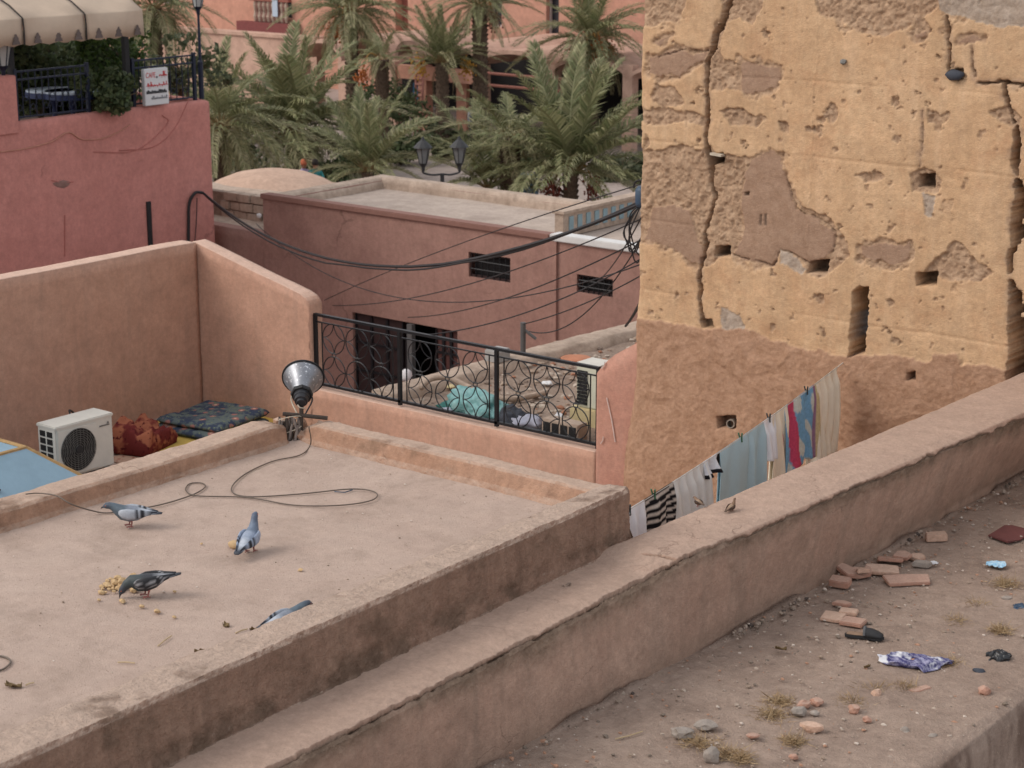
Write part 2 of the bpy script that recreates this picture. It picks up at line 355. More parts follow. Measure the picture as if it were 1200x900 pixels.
plaster('pink_wall', srgb(182,128,108), srgb(190,140,120), stain=srgb(172,120,102), stain_amt=.4, streak=srgb(196,160,146), streak_amt=.15, big=1, med=6, fine=60, bump=.3)
plaster('cafe_wall', srgb(192,122,111), srgb(200,131,120), stain=srgb(178,112,102), stain_amt=.5, streak=srgb(184,116,106), streak_amt=.4, big=.5, med=3, fine=40, bump=.25, dust=srgb(172,112,100), dust_amt=.5, hair=0.35)
plaster('bld_wall', srgb(152,112,100), srgb(163,123,110), stain=srgb(138,100,90), stain_amt=.5, streak=srgb(144,104,96), streak_amt=.4, big=.4, med=3, fine=35, bump=.35, bdist=.03, hair=0.4)
plaster('bld_roof', srgb(166,148,136), srgb(184,166,152), stain=srgb(144,126,114), stain_amt=.5, big=.5, med=3, fine=30, bump=.2, hair=0.6)
plaster('old_wall', srgb(172,150,132), srgb(188,166,148), stain=srgb(140,120,104), stain_amt=.7, streak=srgb(140,118,100), big=1, med=4, fine=30, bump=.5)
plaster('dome', srgb(186,152,130), srgb(196,163,141), stain=srgb(168,136,116), big=.5, med=3, fine=30, bump=.2)
plaster('pave', srgb(150,134,126), srgb(168,152,143), stain=srgb(134,118,110), big=.1, med=1, fine=9, bump=.2)
plaster('hotel', srgb(196,138,114), srgb(204,148,124), stain=srgb(184,126,104), stain_amt=.4, big=.2, med=1.5, fine=12, bump=.15)
plaster('vault', srgb(186,148,128), srgb(198,160,140), stain=srgb(170,132,114), big=.3, med=2, fine=12, bump=.2)
simple('coping', srgb(134,98,88), .9, var=.15); simple('white_coping', srgb(206,204,202), .8, var=.12, scale=3)
simple('black_iron', srgb(34,34,38), .45, .3, var=.3); simple('navy_iron', srgb(30,36,56), .5, .2, var=.3)
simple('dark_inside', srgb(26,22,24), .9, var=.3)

gnd = MB(); gnd.add([(-900, -500, -6), (900, -500, -6), (900, 900, -6), (-900, 900, -6)], [(0, 1, 2, 3)])
g = gnd.build('ground', 'pave'); g['kind'] = 'structure'

# ---- the big flat roof with its parapets
main = thing('flat_roof_house', 'house with broad dusty beige flat roof and low earth parapets where pigeons feed', 'house', (-8.8, 5.5, -6))
MB().bb(-10.42, -7.36, .8, 10.26, -6, -.05).build('wall', 'parapet', main)
def deckz(X, Y):
    P = np.stack([X, Y, X*0], -1); return .010*fbm(P, 1.2, 4)+.004*fbm(P, 9, 3)+.02*np.exp(-((X+10.2)/.12)**2)+.016*np.exp(-((Y-10.1)/.12)**2)
V, Fc = heightfield(np.arange(-10.24, -7.4, .022), np.arange(1, 10.16, .022), deckz); mesh_obj('roof_deck', V, Fc, 'deck', main, True)
def earthy(amp=.012, fine=.004, crust=None, foot=None):
    def d(P, S, T):
        r = amp*fbm(P, 3, 4, .55)+fine*fbm(P, 22, 4, .6)
        pit = fbm(P, 14, 3, .6, 5); r = r-.004*sstep(.28, .6, pit)
        mk = sstep(.2, .5, fbm(P, 3.3, 5, .6, 9))*.7
        if crust is not None:
            sc = crust+.035*n1(T, 1.3, 3)+.022*n1(T, 9, 4, 4); k = 1-sstep(-.004, .006, S-sc)
            r = r+.011*k; band = (1-k)*sstep(.16, .02, S-sc-.05*n1(T, 3, 8)); mk = np.maximum(mk*.6*(1-k), band)
            r = r-.006*band*(.5+fbm(P, 30, 3))
        if foot is not None:
            f = sstep(foot, foot-.12, P[..., 2]); mk = np.maximum(mk, f*sstep(-.2, .3, fbm(P, 6, 4, .6, 2))*.9); r = r+f*.012*fbm(P, 18, 4, .65, 4)
        return r, mk
    return d
xl = -10.2
V, Fc, ms = sweep([1, 9.2, 9.85, 10.0], [[(xl+.1, -.04), (xl+.04, .01), (xl, .05), (xl-.015, .135+k), (xl-.04, .155+k), (xl-.23, .16+k), (xl-.25, .13), (xl-.25, -.4), (xl-.25, -2.5)] for k in (0, 0, .03, .0)], .016, .016, 'y', False, earthy(.014, .005, None, .08))
mesh_obj('parapet', V, Fc, 'parapet', main, True, masks=ms)
yb = 10.1
V, Fc, ms = sweep([-10.19, -10.05, -7.3], [[(yb-.08, -.04), (yb-.03, .01), (yb+.01, .05), (yb+.055, .14+k), (yb+.075, .155+k), (yb+.2, .16+k), (yb+.22, .13), (yb+.22, -.4), (yb+.22, -2.5)] for k in (-.05, 0, 0)], .016, .014, 'x', True, earthy(.010, .005, None, .05))
mesh_obj('parapet', V, Fc, 'parapet', main, True, masks=ms)
def rp(xi, xo): return [(xi-.02, -.03), (xi, .13), (xi+.02, .16), (xo-.02, .175), (xo+.005, .15), (xo+.012, .0), (xo+.02, -.13), (xo+.035, -.195), (xo+.09, -.245)]
V, Fc, ms = sweep([1, 5.1, 10.2, 10.28, 10.33], [rp(-7.38, -7.0), rp(-7.42, -7.08), rp(-7.49, -7.25), rp(-7.49, -7.255), rp(-7.48, -7.28)], .012, .011, 'y', True, earthy(.014, .009, None, -.02))
mesh_obj('parapet', V, Fc, 'parapet_old', main, True, masks=ms)

# ---- thick wall with a ledge, between the two roofs
lw = thing('boundary_wall', 'long thick earth wall with flat cracked dusty top between the two roofs', 'wall', (-6.8, 9, -6))
MB().bb(-7.0, -6.72, .5, 16.1, -6, -.9).build('wall', 'ledge', lw)
def lp(xi, xe, z=-.15): return [(xi, -2.6), (xi, -.6), (xi, z-.03), (xi+.03, z), (xe-.12, z-.005), (xe-.02, z-.02), (xe, z-.05), (xe*.6-6.685*.4, z-.3), (-6.69, -.8), (-6.685, -1.0)]
def ld(P, S, T):
    r = .012*fbm(P, 2.2, 4, .55)+.0035*fbm(P, 25, 4, .6); r = r-.003*sstep(.3, .6, fbm(P, 12, 3, .6, 5))
    wob = .04*n1(T, .9, 3, 3)+.026*n1(T, 8, 4, 4)+.012*n1(T, 34, 6, 3); s_e = 3.08
    sc = s_e+wob+.03*sstep(10.2, 11, T); k = 1-sstep(-.005, .005, S-sc)
    r = r+.015*k; band = (1-k)*sstep(.2, .0, S-sc-.09*n1(T, 2.3, 8)-.03*fbm(P, 14, 3, .6, 61))
    band = band*sstep(-.55, .1, n1(T, 1.7, 21)+.2)
    r = r-.017*band*(.5+fbm(P, 22, 4, .68)); r = r-.035*sstep(.010, .002, np.abs(S-sc-.006))*sstep(-.4, .2, n1(T, 2.1, 31))*(.35+.65*sstep(11.2, 9.9, T))
    mk = np.maximum(band, .6*sstep(.15, .5, fbm(P, 2.5, 5, .6, 9))*(1-k)*.5)
    low = sstep(-.62, -.85, P[..., 2]); mk = np.maximum(mk, low*.35)
    d2 = np.hypot((P[..., 1]-10.05-.25*(P[..., 0]+6.9))*1.0, 0); cr = sstep(.012, .002, np.abs(d2-.012*n1(P[..., 0], 20, 3)))*sstep(-6.98, -6.9, P[..., 0])*sstep(-6.6, -6.7, P[..., 0])*(P[..., 2] > -.19)
    return r-.02*cr, np.maximum(mk, cr*.8)
V, Fc, ms = sweep([.5, 6.4, 9.85, 10.12, 12.5, 15, 16.15], [lp(-7.34, -6.6, -.215), lp(-7.34, -6.655, -.215), lp(-7.34, -6.765, -.215), lp(-7.18, -6.69, -.145), lp(-7.12, -6.58, -.14), lp(-7.07, -6.46, -.14), lp(-7.05, -6.42, -.14)], .0085, [.3, .1, .02, .014, .006, .005, .008, .014, .03], 'y', True, ld)
mesh_obj('wall_face', V, Fc, 'ledge', lw, True, masks=ms)

# ---- the earth-covered roof on the right
dr = thing('earth_roof_house', 'lower house with bare earth roof strewn with broken tiles and litter', 'house', (-5.6, 10, -6))
MB().bb(-6.7, -4.63, 3.5, 16.1, -6, -.95).build('wall', 'ledge', dr)
def dd(P, S, T):
    r = .022*fbm(P, 1.4, 4)+.009*fbm(P, 7, 4, .6)+.012*np.maximum(fbm(P, 24, 4, .65), 0)
    cx = P[..., 0]+6.665-.008*n1(T, 3, 2)-.008*n1(T, 14, 5); pat = sstep(-.35, .1, n1(T, 1.6, 12)); cr = np.exp(-(cx/.014)**2)*pat
    e = sstep(-4.68, -4.6, P[..., 0])
    mk = np.maximum(cr, .9*e*sstep(-.3, .3, fbm(P*np.array([1, 1, .25]), 7, 4, .6, 3))); up = sstep(-.9, -.87, P[..., 2])
    return r*(1-.6*e)-.06*cr+.006*sstep(.1, .02, cx)*up, mk
V, Fc, ms = sweep([3.5, 9.7, 10.9, 16.1], [[(-6.78, -.86), (-4.68, -.84), (-4.61, -.87), (-4.59, -.95), (-4.57, -1.5), (-4.57, -4.0)]]*2+[[(-6.78, -.86), (-4.71, -.84), (-4.64, -.87), (-4.62, -.95), (-4.6, -1.5), (-4.6, -4.0)]]*2, .017, .017, 'y', False, dd)
V[:, 2] = V[:, 2]; mesh_obj('roof_deck', V, Fc, 'dirt', dr, True, masks=ms)
def dirtz(x, y):
    P = np.array([[x, y, -.85]]); return float(-.845+.022*fbm(P, 1.4, 4)[0]+.009*fbm(P, 7, 4, .6)[0])

# ---- ruined earth tower
TY = 16.0
def fp(u, v): p = on(u, v, 1, TY); return p[0], p[2]
def poly(pts): return np.array([fp(*p) for p in pts])
def sdf(X, Zc, pl):
    d = np.full(X.shape, 1e9); ins = np.zeros(X.shape, bool); n = len(pl)
    for i in range(n):
        a = pl[i]; b = pl[(i+1) % n]; e = b-a; wx = X-a[0]; wz = Zc-a[1]; t = np.clip((wx*e[0]+wz*e[1])/(e@e+1e-12), 0, 1)
        d = np.minimum(d, np.hypot(wx-e[0]*t, wz-e[1]*t)); c = (a[1] > Zc) != (b[1] > Zc)
        with np.errstate(divide='ignore', invalid='ignore'): ins ^= c & (X < (b[0]-a[0])*(Zc-a[1])/(b[1]-a[1]+1e-12)+a[0])
    return np.where(ins, -d, d)
def pdist(X, Zc, pl):
    d = np.full(X.shape, 1e9); wd = np.zeros(X.shape)
    for i in range(len(pl)-1):
        a = pl[i]; b = pl[i+1]; e = b[:2]-a[:2]; t = np.clip(((X-a[0])*e[0]+(Zc-a[1])*e[1])/(e@e+1e-12), 0, 1)
        q = np.hypot(X-a[0]-e[0]*t, Zc-a[1]-e[1]*t)-(a[2]+(b[2]-a[2])*t); d = np.minimum(d, q)
    return d
XL = fp(748, 150)[0]
tower = thing('ruined_tower', 'tall cracked ochre rammed-earth tower wall with square holes and flaking render', 'tower', (-8, 18, -6))
sx = np.concatenate([np.linspace(-2.2, -.24, 12), np.arange(-.2, 4.12, .0105), np.linspace(4.16, 7.5, 40)])
zs = np.concatenate([np.linspace(-6, -2.3, 12), np.arange(-2.22, 3.16, .0105), np.linspace(3.2, 5.6, 24)])
S_, Z_ = np.meshgrid(sx, zs, indexing='ij'); X_ = XL+np.maximum(S_, 0)
Q3 = np.stack([XL+S_, S_*0+TY, Z_], -1)
jx = .06*fbm(Q3, 5, 5, .62, 1)+.014*fbm(Q3, 34, 3, .6, 2); jz = .06*fbm(Q3, 5, 5, .62, 3)+.014*fbm(Q3, 34, 3, .6, 4)
XX = XL+S_+jx; ZZ = Z_+jz
def blank(): return np.zeros(S_.shape)
R_ = blank(); G_ = blank(); B_ = blank(); GR = blank()
def put(arr, pts, soft=.006): arr[:] = np.maximum(arr, sstep(soft, -soft, sdf(XX, ZZ, poly(pts))))
rough_polys = [[(735,-40),(800,-40),(802,8),(794,22),(772,28),(745,36)], [(842,-40),(905,-40),(890,10),(882,28),(868,22),(852,28),(846,48),(838,60),(834,48),(846,24)],
    [(953,-40),(953,0),(962,15),(985,27),(1008,38),(1035,40),(1058,34),(1077,23),(1100,8),(1100,-40)], [(830,58),(842,50),(848,70),(912,76),(913,92),(890,108),(860,106),(833,106),(826,90)],
    [(740,126),(790,128),(826,136),(828,150),(800,142),(770,146),(740,142)], [(840,130),(868,127),(892,140),(885,150),(855,148)],
    [(736,176),(800,172),(828,182),(880,184),(872,225),(874,270),(862,302),(840,302),(826,314),(810,308),(795,293),(736,283)],
    [(925,222),(944,240),(968,256),(992,278),(996,300),(965,325),(944,318),(950,308),(973,299),(977,275),(955,260)],
    [(1078,321),(1100,302),(1120,284),(1142,300),(1165,320),(1150,330),(1100,326)], [(1066,205),(1085,196),(1105,208),(1100,225),(1070,226)], [(1008,285),(1038,290),(1070,283),(1072,300),(1048,318),(1022,310)],
    [(765,98),(790,104),(802,122),(775,128),(762,112)], [(1002,205),(1025,197),(1035,210),(1015,214)], [(1160,130),(1180,118),(1196,140),(1190,156)], [(1088,128),(1102,130),(1100,144),(1086,142)], [(912,142),(922,146),(922,158),(914,156)],
    [(1074,8),(1092,34),(1084,44),(1066,40)], [(814,178),(835,170),(846,190),(838,240),(826,240)]]
for p in rough_polys: put(R_, p)
smooth_polys = [[(759.5,69),(776,66),(789.5,60),(812,64.5),(828.5,60),(827,70.5),(818,72),(804.5,82),(798,85.5),(795.5,90),(780.5,85.5),(770,91.5),(759.5,85.5)],
    [(867,71),(884,73.5),(894.5,78),(911,78),(912.5,90),(909.5,100.5),(890,108),(869,106.5)], [(766,52),(786,40),(780,46),(772,56)],
    [(765,245),(790,238),(806,245),(812,262),(822,290),(823,311),(810,308),(795,293),(775,288),(752,282)],
    [(879,188),(900,177),(913,184),(921,201),(925,225),(935,243),(959,258),(961,266),(979,273),(975,299),(950,310),(915,292),(906,310),(870,305),(857,299),(870,269),(868,225)],
    [(1009,288),(1035,285),(1067,285),(1065,300),(1048,312),(1030,306),(1010,300)], [(1121,50),(1138,40),(1150,48),(1140,52)], [(1068,38),(1086,36),(1084,43),(1070,44)]]
for p in smooth_polys: put(G_, p, .004)
low_b = [(700,374),(748,373),(778,376),(813,384),(832,386),(845,385),(870,384),(905,400),(947,409),(985,413),(1016,415),(1062,417),(1089,424),(1096,413),(1123,415),(1127,426),(1162,430),(1196,434),(1300,440),(1500,470),(1500,900),(600,900),(600,374)]
put(B_, low_b, .012)
for p in ([(1100,-40),(1100,0),(1104,12),(1142,23),(1173,33),(1190,30),(1260,45),(1260,-40)], [(845,386),(846,360),(870,370),(872,386)], [(1080,226),(1096,230),(1092,256),(1082,250)], [(915,292),(945,312),(940,320),(914,306)]): put(GR, p)
rnd = fbm(Q3, 5, 5, .6, 11); spot = sstep(.36, .44, rnd)*sstep(3.4, 2.6, Z_)*(1-B_); R_ = np.maximum(R_, spot*sstep(4.4, 3.0, S_+1.2*n1(Z_, .6, 5)))
topr = sstep(.0, .25, fbm(Q3, 2.4, 5, .6, 15)+(Z_-3.6)*.5); R_ = np.maximum(R_, topr*(Z_ > 2.6))
rim = np.min([sdf(XX, ZZ, poly(p)) for p in smooth_polys], 0); R_ = np.maximum(R_, sstep(.05, .0, rim+.09*fbm(Q3, 8, 4, .6, 36))); R_ = R_*(1-G_); GR = GR*(1-G_); R_ = R_*(1-.8*GR)*(1-.85*B_)
H_ = .028*fbm(Q3, .9, 3, .5, 6)+.006*fbm(Q3, 6, 4, .55, 7)+.002*fbm(Q3, 40, 3, .6, 8)
H_ += R_*(-.022+.028*fbm(Q3, 15, 4, .7, 9)-.012*sstep(.2, .45, fbm(Q3, 24, 2, .6, 19))+.012*sstep(.3, .5, fbm(Q3, 19, 2, .6, 29)))
H_ += G_*(-.013)+GR*(-.010+.014*fbm(Q3, 22, 4, .6, 10))
sw = fbm(Q3+.35*np.stack([fbm(Q3, 2.5, 2, .5, 41), S_*0, fbm(Q3, 2.5, 2, .5, 42)], -1), 7, 4, .55, 12)
H_ += B_*(.014+.016*sw+.006*fbm(Q3, 32, 3, .6, 13)); H_ += sstep(-.6, -2.2, Z_)*.05
pitm = sstep(.46, .6, fbm(Q3, 13, 3, .6, 14))*(1-B_)*(1-G_); H_ -= .014*pitm; R_ = np.maximum(R_, .8*pitm)
# lift lines of the rammed earth
for zl in (2.32, 1.62, .82, .1): H_ -= (.006*np.exp(-((Z_-zl-.03*n1(S_, 1.2, 3))/.014)**2)*sstep(-.2, .3, n1(S_, 1.4, int(zl*10)+40)))*(1-B_)
# cracks: (pixel path, half width in metres, depth)
pw = np.stack([XL+S_+.5*jx, Z_+.5*jz]); SHADE = blank()  # dark mask: shade painted into the cracks, holes and slit
def crack(pts, depth):
    pl = np.array([[*fp(u, v), wd] for u, v, wd in pts]); d = pdist(XL+S_+.75*jx, Z_+.75*jz, pl)+.016*fbm(Q3, 14, 4, .65, 33)+.003; R_[:] = np.maximum(R_, .9*sstep(.045, .0, d+.05*fbm(Q3, 12, 3, .6, 34))); k = sstep(.005, -.005, d-.005); H_[:] = H_-depth*k; SHADE[:] = np.maximum(SHADE, .3*k)
    H_[:] = H_-.012*np.exp(-np.maximum(d, 0)/.03)
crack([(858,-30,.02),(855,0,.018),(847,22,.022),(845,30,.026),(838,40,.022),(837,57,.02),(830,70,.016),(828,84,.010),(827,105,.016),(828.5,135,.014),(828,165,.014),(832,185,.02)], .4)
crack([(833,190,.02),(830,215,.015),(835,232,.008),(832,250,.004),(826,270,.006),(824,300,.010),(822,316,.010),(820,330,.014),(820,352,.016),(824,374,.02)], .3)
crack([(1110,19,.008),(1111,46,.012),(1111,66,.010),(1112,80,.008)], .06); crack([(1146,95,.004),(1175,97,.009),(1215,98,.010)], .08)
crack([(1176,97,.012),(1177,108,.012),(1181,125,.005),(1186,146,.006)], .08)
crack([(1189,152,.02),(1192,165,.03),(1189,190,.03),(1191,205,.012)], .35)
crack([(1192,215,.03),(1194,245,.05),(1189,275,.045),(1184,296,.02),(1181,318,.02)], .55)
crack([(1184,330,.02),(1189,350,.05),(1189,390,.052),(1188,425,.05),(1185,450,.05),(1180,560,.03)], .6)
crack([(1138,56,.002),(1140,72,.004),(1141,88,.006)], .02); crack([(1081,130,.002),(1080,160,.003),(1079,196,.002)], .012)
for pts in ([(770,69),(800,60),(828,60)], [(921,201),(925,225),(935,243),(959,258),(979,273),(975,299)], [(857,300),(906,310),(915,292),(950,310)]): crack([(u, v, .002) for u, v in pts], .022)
H_ += .006*sstep(.008, .002, np.abs(XX-fp(954, 100)[0]-.03*(ZZ-1.4)*.2))*(Z_ > .75)*(Z_ < 2.9)*(1-R_)
def hole(u, v, wu, hv, depth, rag=.3, skew=0):
    c = poly([(u-wu/2+skew, v-hv/2), (u+wu/2+skew, v-hv/2-rag*3), (u+wu/2, v+hv/2), (u-wu/2, v+hv/2-1)]); d = sdf(XL+S_+.4*jx, Z_+.4*jz, c)
    k = sstep(.005, -.006, d); H_[:] = H_-depth*k-.02*np.exp(-np.maximum(d, 0)/.025)*rag; SHADE[:] = np.maximum(SHADE, .6*k); return k
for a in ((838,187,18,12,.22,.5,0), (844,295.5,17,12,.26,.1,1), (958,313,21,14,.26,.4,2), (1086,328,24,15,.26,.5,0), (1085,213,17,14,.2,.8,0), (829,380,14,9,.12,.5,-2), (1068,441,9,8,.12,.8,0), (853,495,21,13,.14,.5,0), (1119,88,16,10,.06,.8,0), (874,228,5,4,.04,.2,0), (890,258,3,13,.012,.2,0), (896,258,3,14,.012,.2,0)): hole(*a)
sk = sstep(.008, -.012, sdf(XL+S_+.7*jx, Z_+.6*jz, poly([(1001,341),(1008,336),(1018,338),(1017,362),(1014,395),(1012,413),(995,416),(997,384)]))); H_ -= .6*sk; SHADE = np.maximum(SHADE, .5*sk)
PALE = sk*sstep(fp(1000,366)[1], fp(1000,372)[1], Z_)*sstep(fp(1000,404)[1], fp(1000,398)[1], Z_)*0
PALE = sk*sstep(fp(1004,368)[1]+.02, fp(1004,368)[1]-.02, Z_)*sstep(fp(1004,400)[1]-.02, fp(1004,400)[1]+.02, Z_); H_ += PALE*.3; SHADE = SHADE*(1-PALE)
# wrap round the left corner, bulge outwards at the foot
flare = .05*sstep(-.9, -2.0, Z_); rr = .09+.03*n1(Z_, 2.2, 6); cs = np.clip(S_/rr, -1, 1); xe = XL+.022*n1(Z_, 1.6, 7)+.010*n1(Z_, 7, 8)-flare
X_ = np.where(S_ > rr, XL+S_, 0)+np.where(S_ <= rr, 1, 0)*(xe+np.where(S_ > 0, S_*sstep(-.0, 1, cs)**.5, 0)); X_ = np.where(S_ > rr, X_+(xe-XL)*np.exp(-(S_-rr)/.25), X_)
Y_ = TY-H_*(S_ > -.05)-flare*.8*np.exp(-np.maximum(S_, 0)/.8)+np.where(S_ < 0, -S_, 0)+.07*np.exp(-np.maximum(S_, 0)/(.5*rr))
X_ = np.where(S_ <= 0, X_-.6*H_, X_)
Vt = np.stack([X_, Y_, Z_], -1).reshape(-1, 3)
R_ = np.minimum(R_, 1-.85*B_)
mesh_obj('facade', Vt, gridF(len(sx), len(zs), False), 'tower', tower, True, masks={'msk': np.stack([R_.ravel(), G_.ravel(), B_.ravel()], -1), 'mskb': np.stack([GR.ravel(), PALE.ravel(), SHADE.ravel()], -1)})
MB().bb(XL+.6, -3.75, TY+1.2, TY+4, -6, 5.6).bb(XL+.1, XL+.5, TY+.7, TY+2.6, -6, 5.5).build('core', 'tower', tower)

# ================================================================== middle ground
# ---- sunken terrace behind the big roof
tz = -2.3; RY = 16.1; WX = -17.9
terr = thing('sunken_terrace', 'sunken terrace floor below the big roof with peach plaster walls round it', 'terrace', (-14, 11, -6))
MB().bb(-18.1, -7.12, .8, 16.05, -6, tz).build('floor', 'deck', terr)
def wd(P): return .012*fbm(P, 1.6, 4)+.004*fbm(P, 12, 3)
ty_ = np.arange(6, 16.1, .06); zt = np.full(len(ty_), on(115, 306, 0, WX)[2])+.012*n1(ty_, 1.5, 4)
V, Fc = strip_wall(ty_, zt, -6, WX, -.26, 'y', 40, lambda P: -wd(P)); mesh_obj('side_wall', V, Fc, 'terrace_wall', terr, True)
tp = [(225,283),(232,286),(262,301),(300,320),(330,334),(350,344),(358,350),(362,358)]; pts = [on(u, v, 1, RY) for u, v in tp]
xs = np.linspace(pts[0][0], pts[-1][0], 60); zt = np.interp(xs, [p[0] for p in pts], [p[2] for p in pts])
a = on(364, 456, 1, RY); b = on(698, 526, 1, RY); railz = (a[2]+b[2])/2
xs2 = np.linspace(a[0]+.005, b[0]-.005, 110)
rp_ = [on(u, v, 1, RY) for u, v in ((700,437),(703,433),(712,423),(722,415),(735,408),(750,400))]
xs3 = np.linspace(b[0]+.01, XL+.5, 40); zt3 = np.interp(xs3, [p[0] for p in rp_], [p[2] for p in rp_])
XA = np.concatenate([xs, xs2]); ZA = np.concatenate([zt, np.full(110, railz-.015)+.006*n1(xs2, 3, 2)])
V, Fc = strip_wall(XA, ZA, -6, RY, .22, 'x', 44, lambda P: wd(P)*.8); mesh_obj('gable_wall', V, Fc, 'terrace_wall', terr, True)
V, Fc = strip_wall(xs3, zt3, -6, RY-.004, .2, 'x', 30, lambda P: wd(P)*.6); mesh_obj('gable_wall', V, Fc, 'pink_wall', terr, True)
# white scratches on the pink wall end
simple('chalk', srgb(214,196,188), .9)
for (u0, v0, u1, v1) in ((711,466,721,518), (705,432,709,424), (704,520,707,512)):
    p = on(u0, v0, 1, RY-.02); q = on(u1, v1, 1, RY-.02); MB().tube([p, (p+q)/2+np.array([.01, 0, 0]), q], .006, 5).build('paint_mark', 'chalk', terr)

# ---- iron railing in the gap
rail = thing('iron_railing', 'black wrought-iron railing of interlaced circles in the peach wall gap', 'railing', ((a[0]+b[0])/2, RY+.08, railz))
yr = RY+.08; rt = on(363, 367, 1, yr)[2]; rx0, rx1 = a[0]+.02, b[0]-.02
def bar(name, p, q, r): MB().tube([p, q], r, 6).build(name, 'black_iron', rail)
MB().box(((rx0+rx1)/2, yr, rt), (rx1-rx0, .045, .03)).build('top_rail', 'black_iron', rail)
MB().box(((rx0+rx1)/2, yr, railz+.045), (rx1-rx0, .04, .03)).build('bottom_rail', 'black_iron', rail)
MB().box(((rx0+rx1)/2, yr, rt-.085), (rx1-rx0, .018, .014)).build('middle_rail', 'black_iron', rail)
pX = [rx0+.01, on(468, 400, 1, yr)[0], on(582, 430, 1, yr)[0], rx1-.01]
for x in pX: MB().box((x, yr, (rt+railz)/2), (.04, .04, rt-railz)).build('post', 'black_iron', rail)
ringm = MB(); R0 = .178
ringm.tube([(R0*math.cos(t), 0, R0*1.02*math.sin(t)) for t in np.linspace(0, 2*PI, 24, endpoint=False)], .0072, 5, True)
petal = MB()
for k in range(4):
    c = (R0*1.02*math.cos(PI/4+k*PI/2)*math.sqrt(2), R0*1.02*math.sin(PI/4+k*PI/2)*math.sqrt(2)); ang = PI/4+k*PI/2+PI
    petal.tube([(c[0]+R0*math.cos(ang+t), .006, c[1]+R0*1.02*math.sin(ang+t)) for t in np.linspace(-.72, .72, 10)], .006, 5)
small = MB().tube([(.03*math.cos(t), 0, .03*math.sin(t)) for t in np.linspace(0, 2*PI, 12, endpoint=False)], .006, 5, True)
first = None; midz = (rt-.09+railz+.06)/2
for i in range(3):
    w0, w1 = pX[i], pX[i+1]
    for s in (.105, -.105): bar('picket', ((w0+s) if s > 0 else (w1+s), yr, railz+.05), ((w0+s) if s > 0 else (w1+s), yr, rt-.08), .008)
    for k in range(3):
        cx = w0+.105+(w1-w0-.21)*(k+.5)/3
        for s in (1, -1):
            if first is None:
                r0 = ringm.build('ring', 'black_iron', rail, local=True); p0 = petal.build('petals', 'black_iron', r0, local=True); q0 = small.build('small_ring', 'black_iron', rail, local=True); first = r0
                r = r0; q = q0
            else:
                r = copy_tree(first, rail); q = copy_obj(q0, rail) if s > 0 else None
            r.location = (cx-rail.location.x, 0, midz+s*(R0+.02)-rail.location.z)
            if q: q.location = (cx-rail.location.x, 0, midz-rail.location.z)

# ---- rubble roof beyond the railing
plaster('rubble', srgb(150,128,112), srgb(170,148,132), stain=srgb(116,94,78), stain_amt=.7, big=2, med=9, fine=40, bump=.9, bdist=.03, speck=srgb(186,166,148))
rr_ = thing('rubble_roof_house', 'low house with rubble-strewn roof and rounded mud parapet behind the railing', 'house', (-13, 19, -6))
dz0 = -1.81
def rubz(X, Y): P = np.stack([X, Y, X*0], -1); return dz0+.035*fbm(P, 1.3, 4)+.03*np.maximum(0, fbm(P, 6, 4, .65))*sstep(17, 18.5, Y+.3*X+4.4)
V, Fc = heightfield(np.arange(-14.95, -10.6, .04), np.arange(16.33, 23.6, .04), rubz); mesh_obj('roof_deck', V, Fc, 'rubble', rr_, True)
MB().bb(-15.2, -10.7, 16.33, 23.6, -6, dz0-.1).build('wall', 'ledge', rr_)
e0 = on(420, 462, 2, -1.7)[0]; e1 = on(745, 385, 2, -1.7)[0]
def rprof(x): return [(x-.16, -6), (x-.16, -1.85), (x-.13, -1.7), (x+.02, -1.68), (x+.2, -1.7), (x+.26, -1.78), (x+.30, -1.95)]
V, Fc, ms = sweep([16.33, 23.6], [rprof(e0+.1), rprof(e1+.0)], .05, .05, 'y', True, lambda P, S, T: .025*fbm(P, 1.5, 4)+.01*fbm(P, 9, 3)); mesh_obj('parapet', V, Fc, 'old_wall', rr_, True)
rub = MB(); rs = random.Random(3)
for i in range(1500):
    x = rs.uniform(-14.7, -11.3); y = rs.uniform(16.5, 22.5)
    if rs.random() > (.9 if (y > 18.2-.25*(x+13)) else .3 if x > -12.9 else .6): continue
    r = rs.uniform(.010, .042); z = float(rubz(np.array([[x]]), np.array([[y]]))[0, 0]); k = rs.choice([(.30,.22,.17),(.36,.28,.22),(.45,.38,.32),(.34,.17,.11),(.22,.17,.14)])
    rub.blob((x, y, z+r*.3), (r*1.4, r*1.2, r*.8), 1, .3, i, col=k)
vcol('stones', .95, .1); ru = rub.build('rubble', 'stones', rr_); ru['kind'] = 'stuff'

# ---- long terracotta building with the double door
BY = 26.0
bl = on(308, 237, 1, BY); br = on(760, 293, 1, BY); bz = (bl[2]+br[2])/2
d0 = on(413, 368, 1, BY); d1 = on(536, 386, 1, BY); dz = (d0[2]+d1[2])/2
w1 = [on(549, 295, 1, BY), on(598, 332, 1, BY)]; w2 = [on(676, 321, 1, BY), on(718, 349, 1, BY)]
bld = thing('terracotta_building', 'long low terracotta building with double door and two small barred windows', 'building', ((bl[0]+br[0])/2, BY+2, -6))
ops = [(d0[0], d1[0], -5.98, dz), (w1[0][0], w1[1][0], w1[1][2], w1[0][2]), (w2[0][0], w2[1][0], w2[1][2], w2[0][2])]
mw = opening_wall(MB(), bl[0], -10, -6, bz, BY, .3, ops); mw.build('front_wall', 'bld_wall', bld)
yb2 = on(600, 228, 2, bz)[1]
MB().bb(bl[0], bl[0]+.25, BY+.3, yb2, -6, bz).bb(bl[0]+.25, -10, yb2-.25, yb2, -6, bz-.01).build('rear_wall', 'bld_wall', bld)
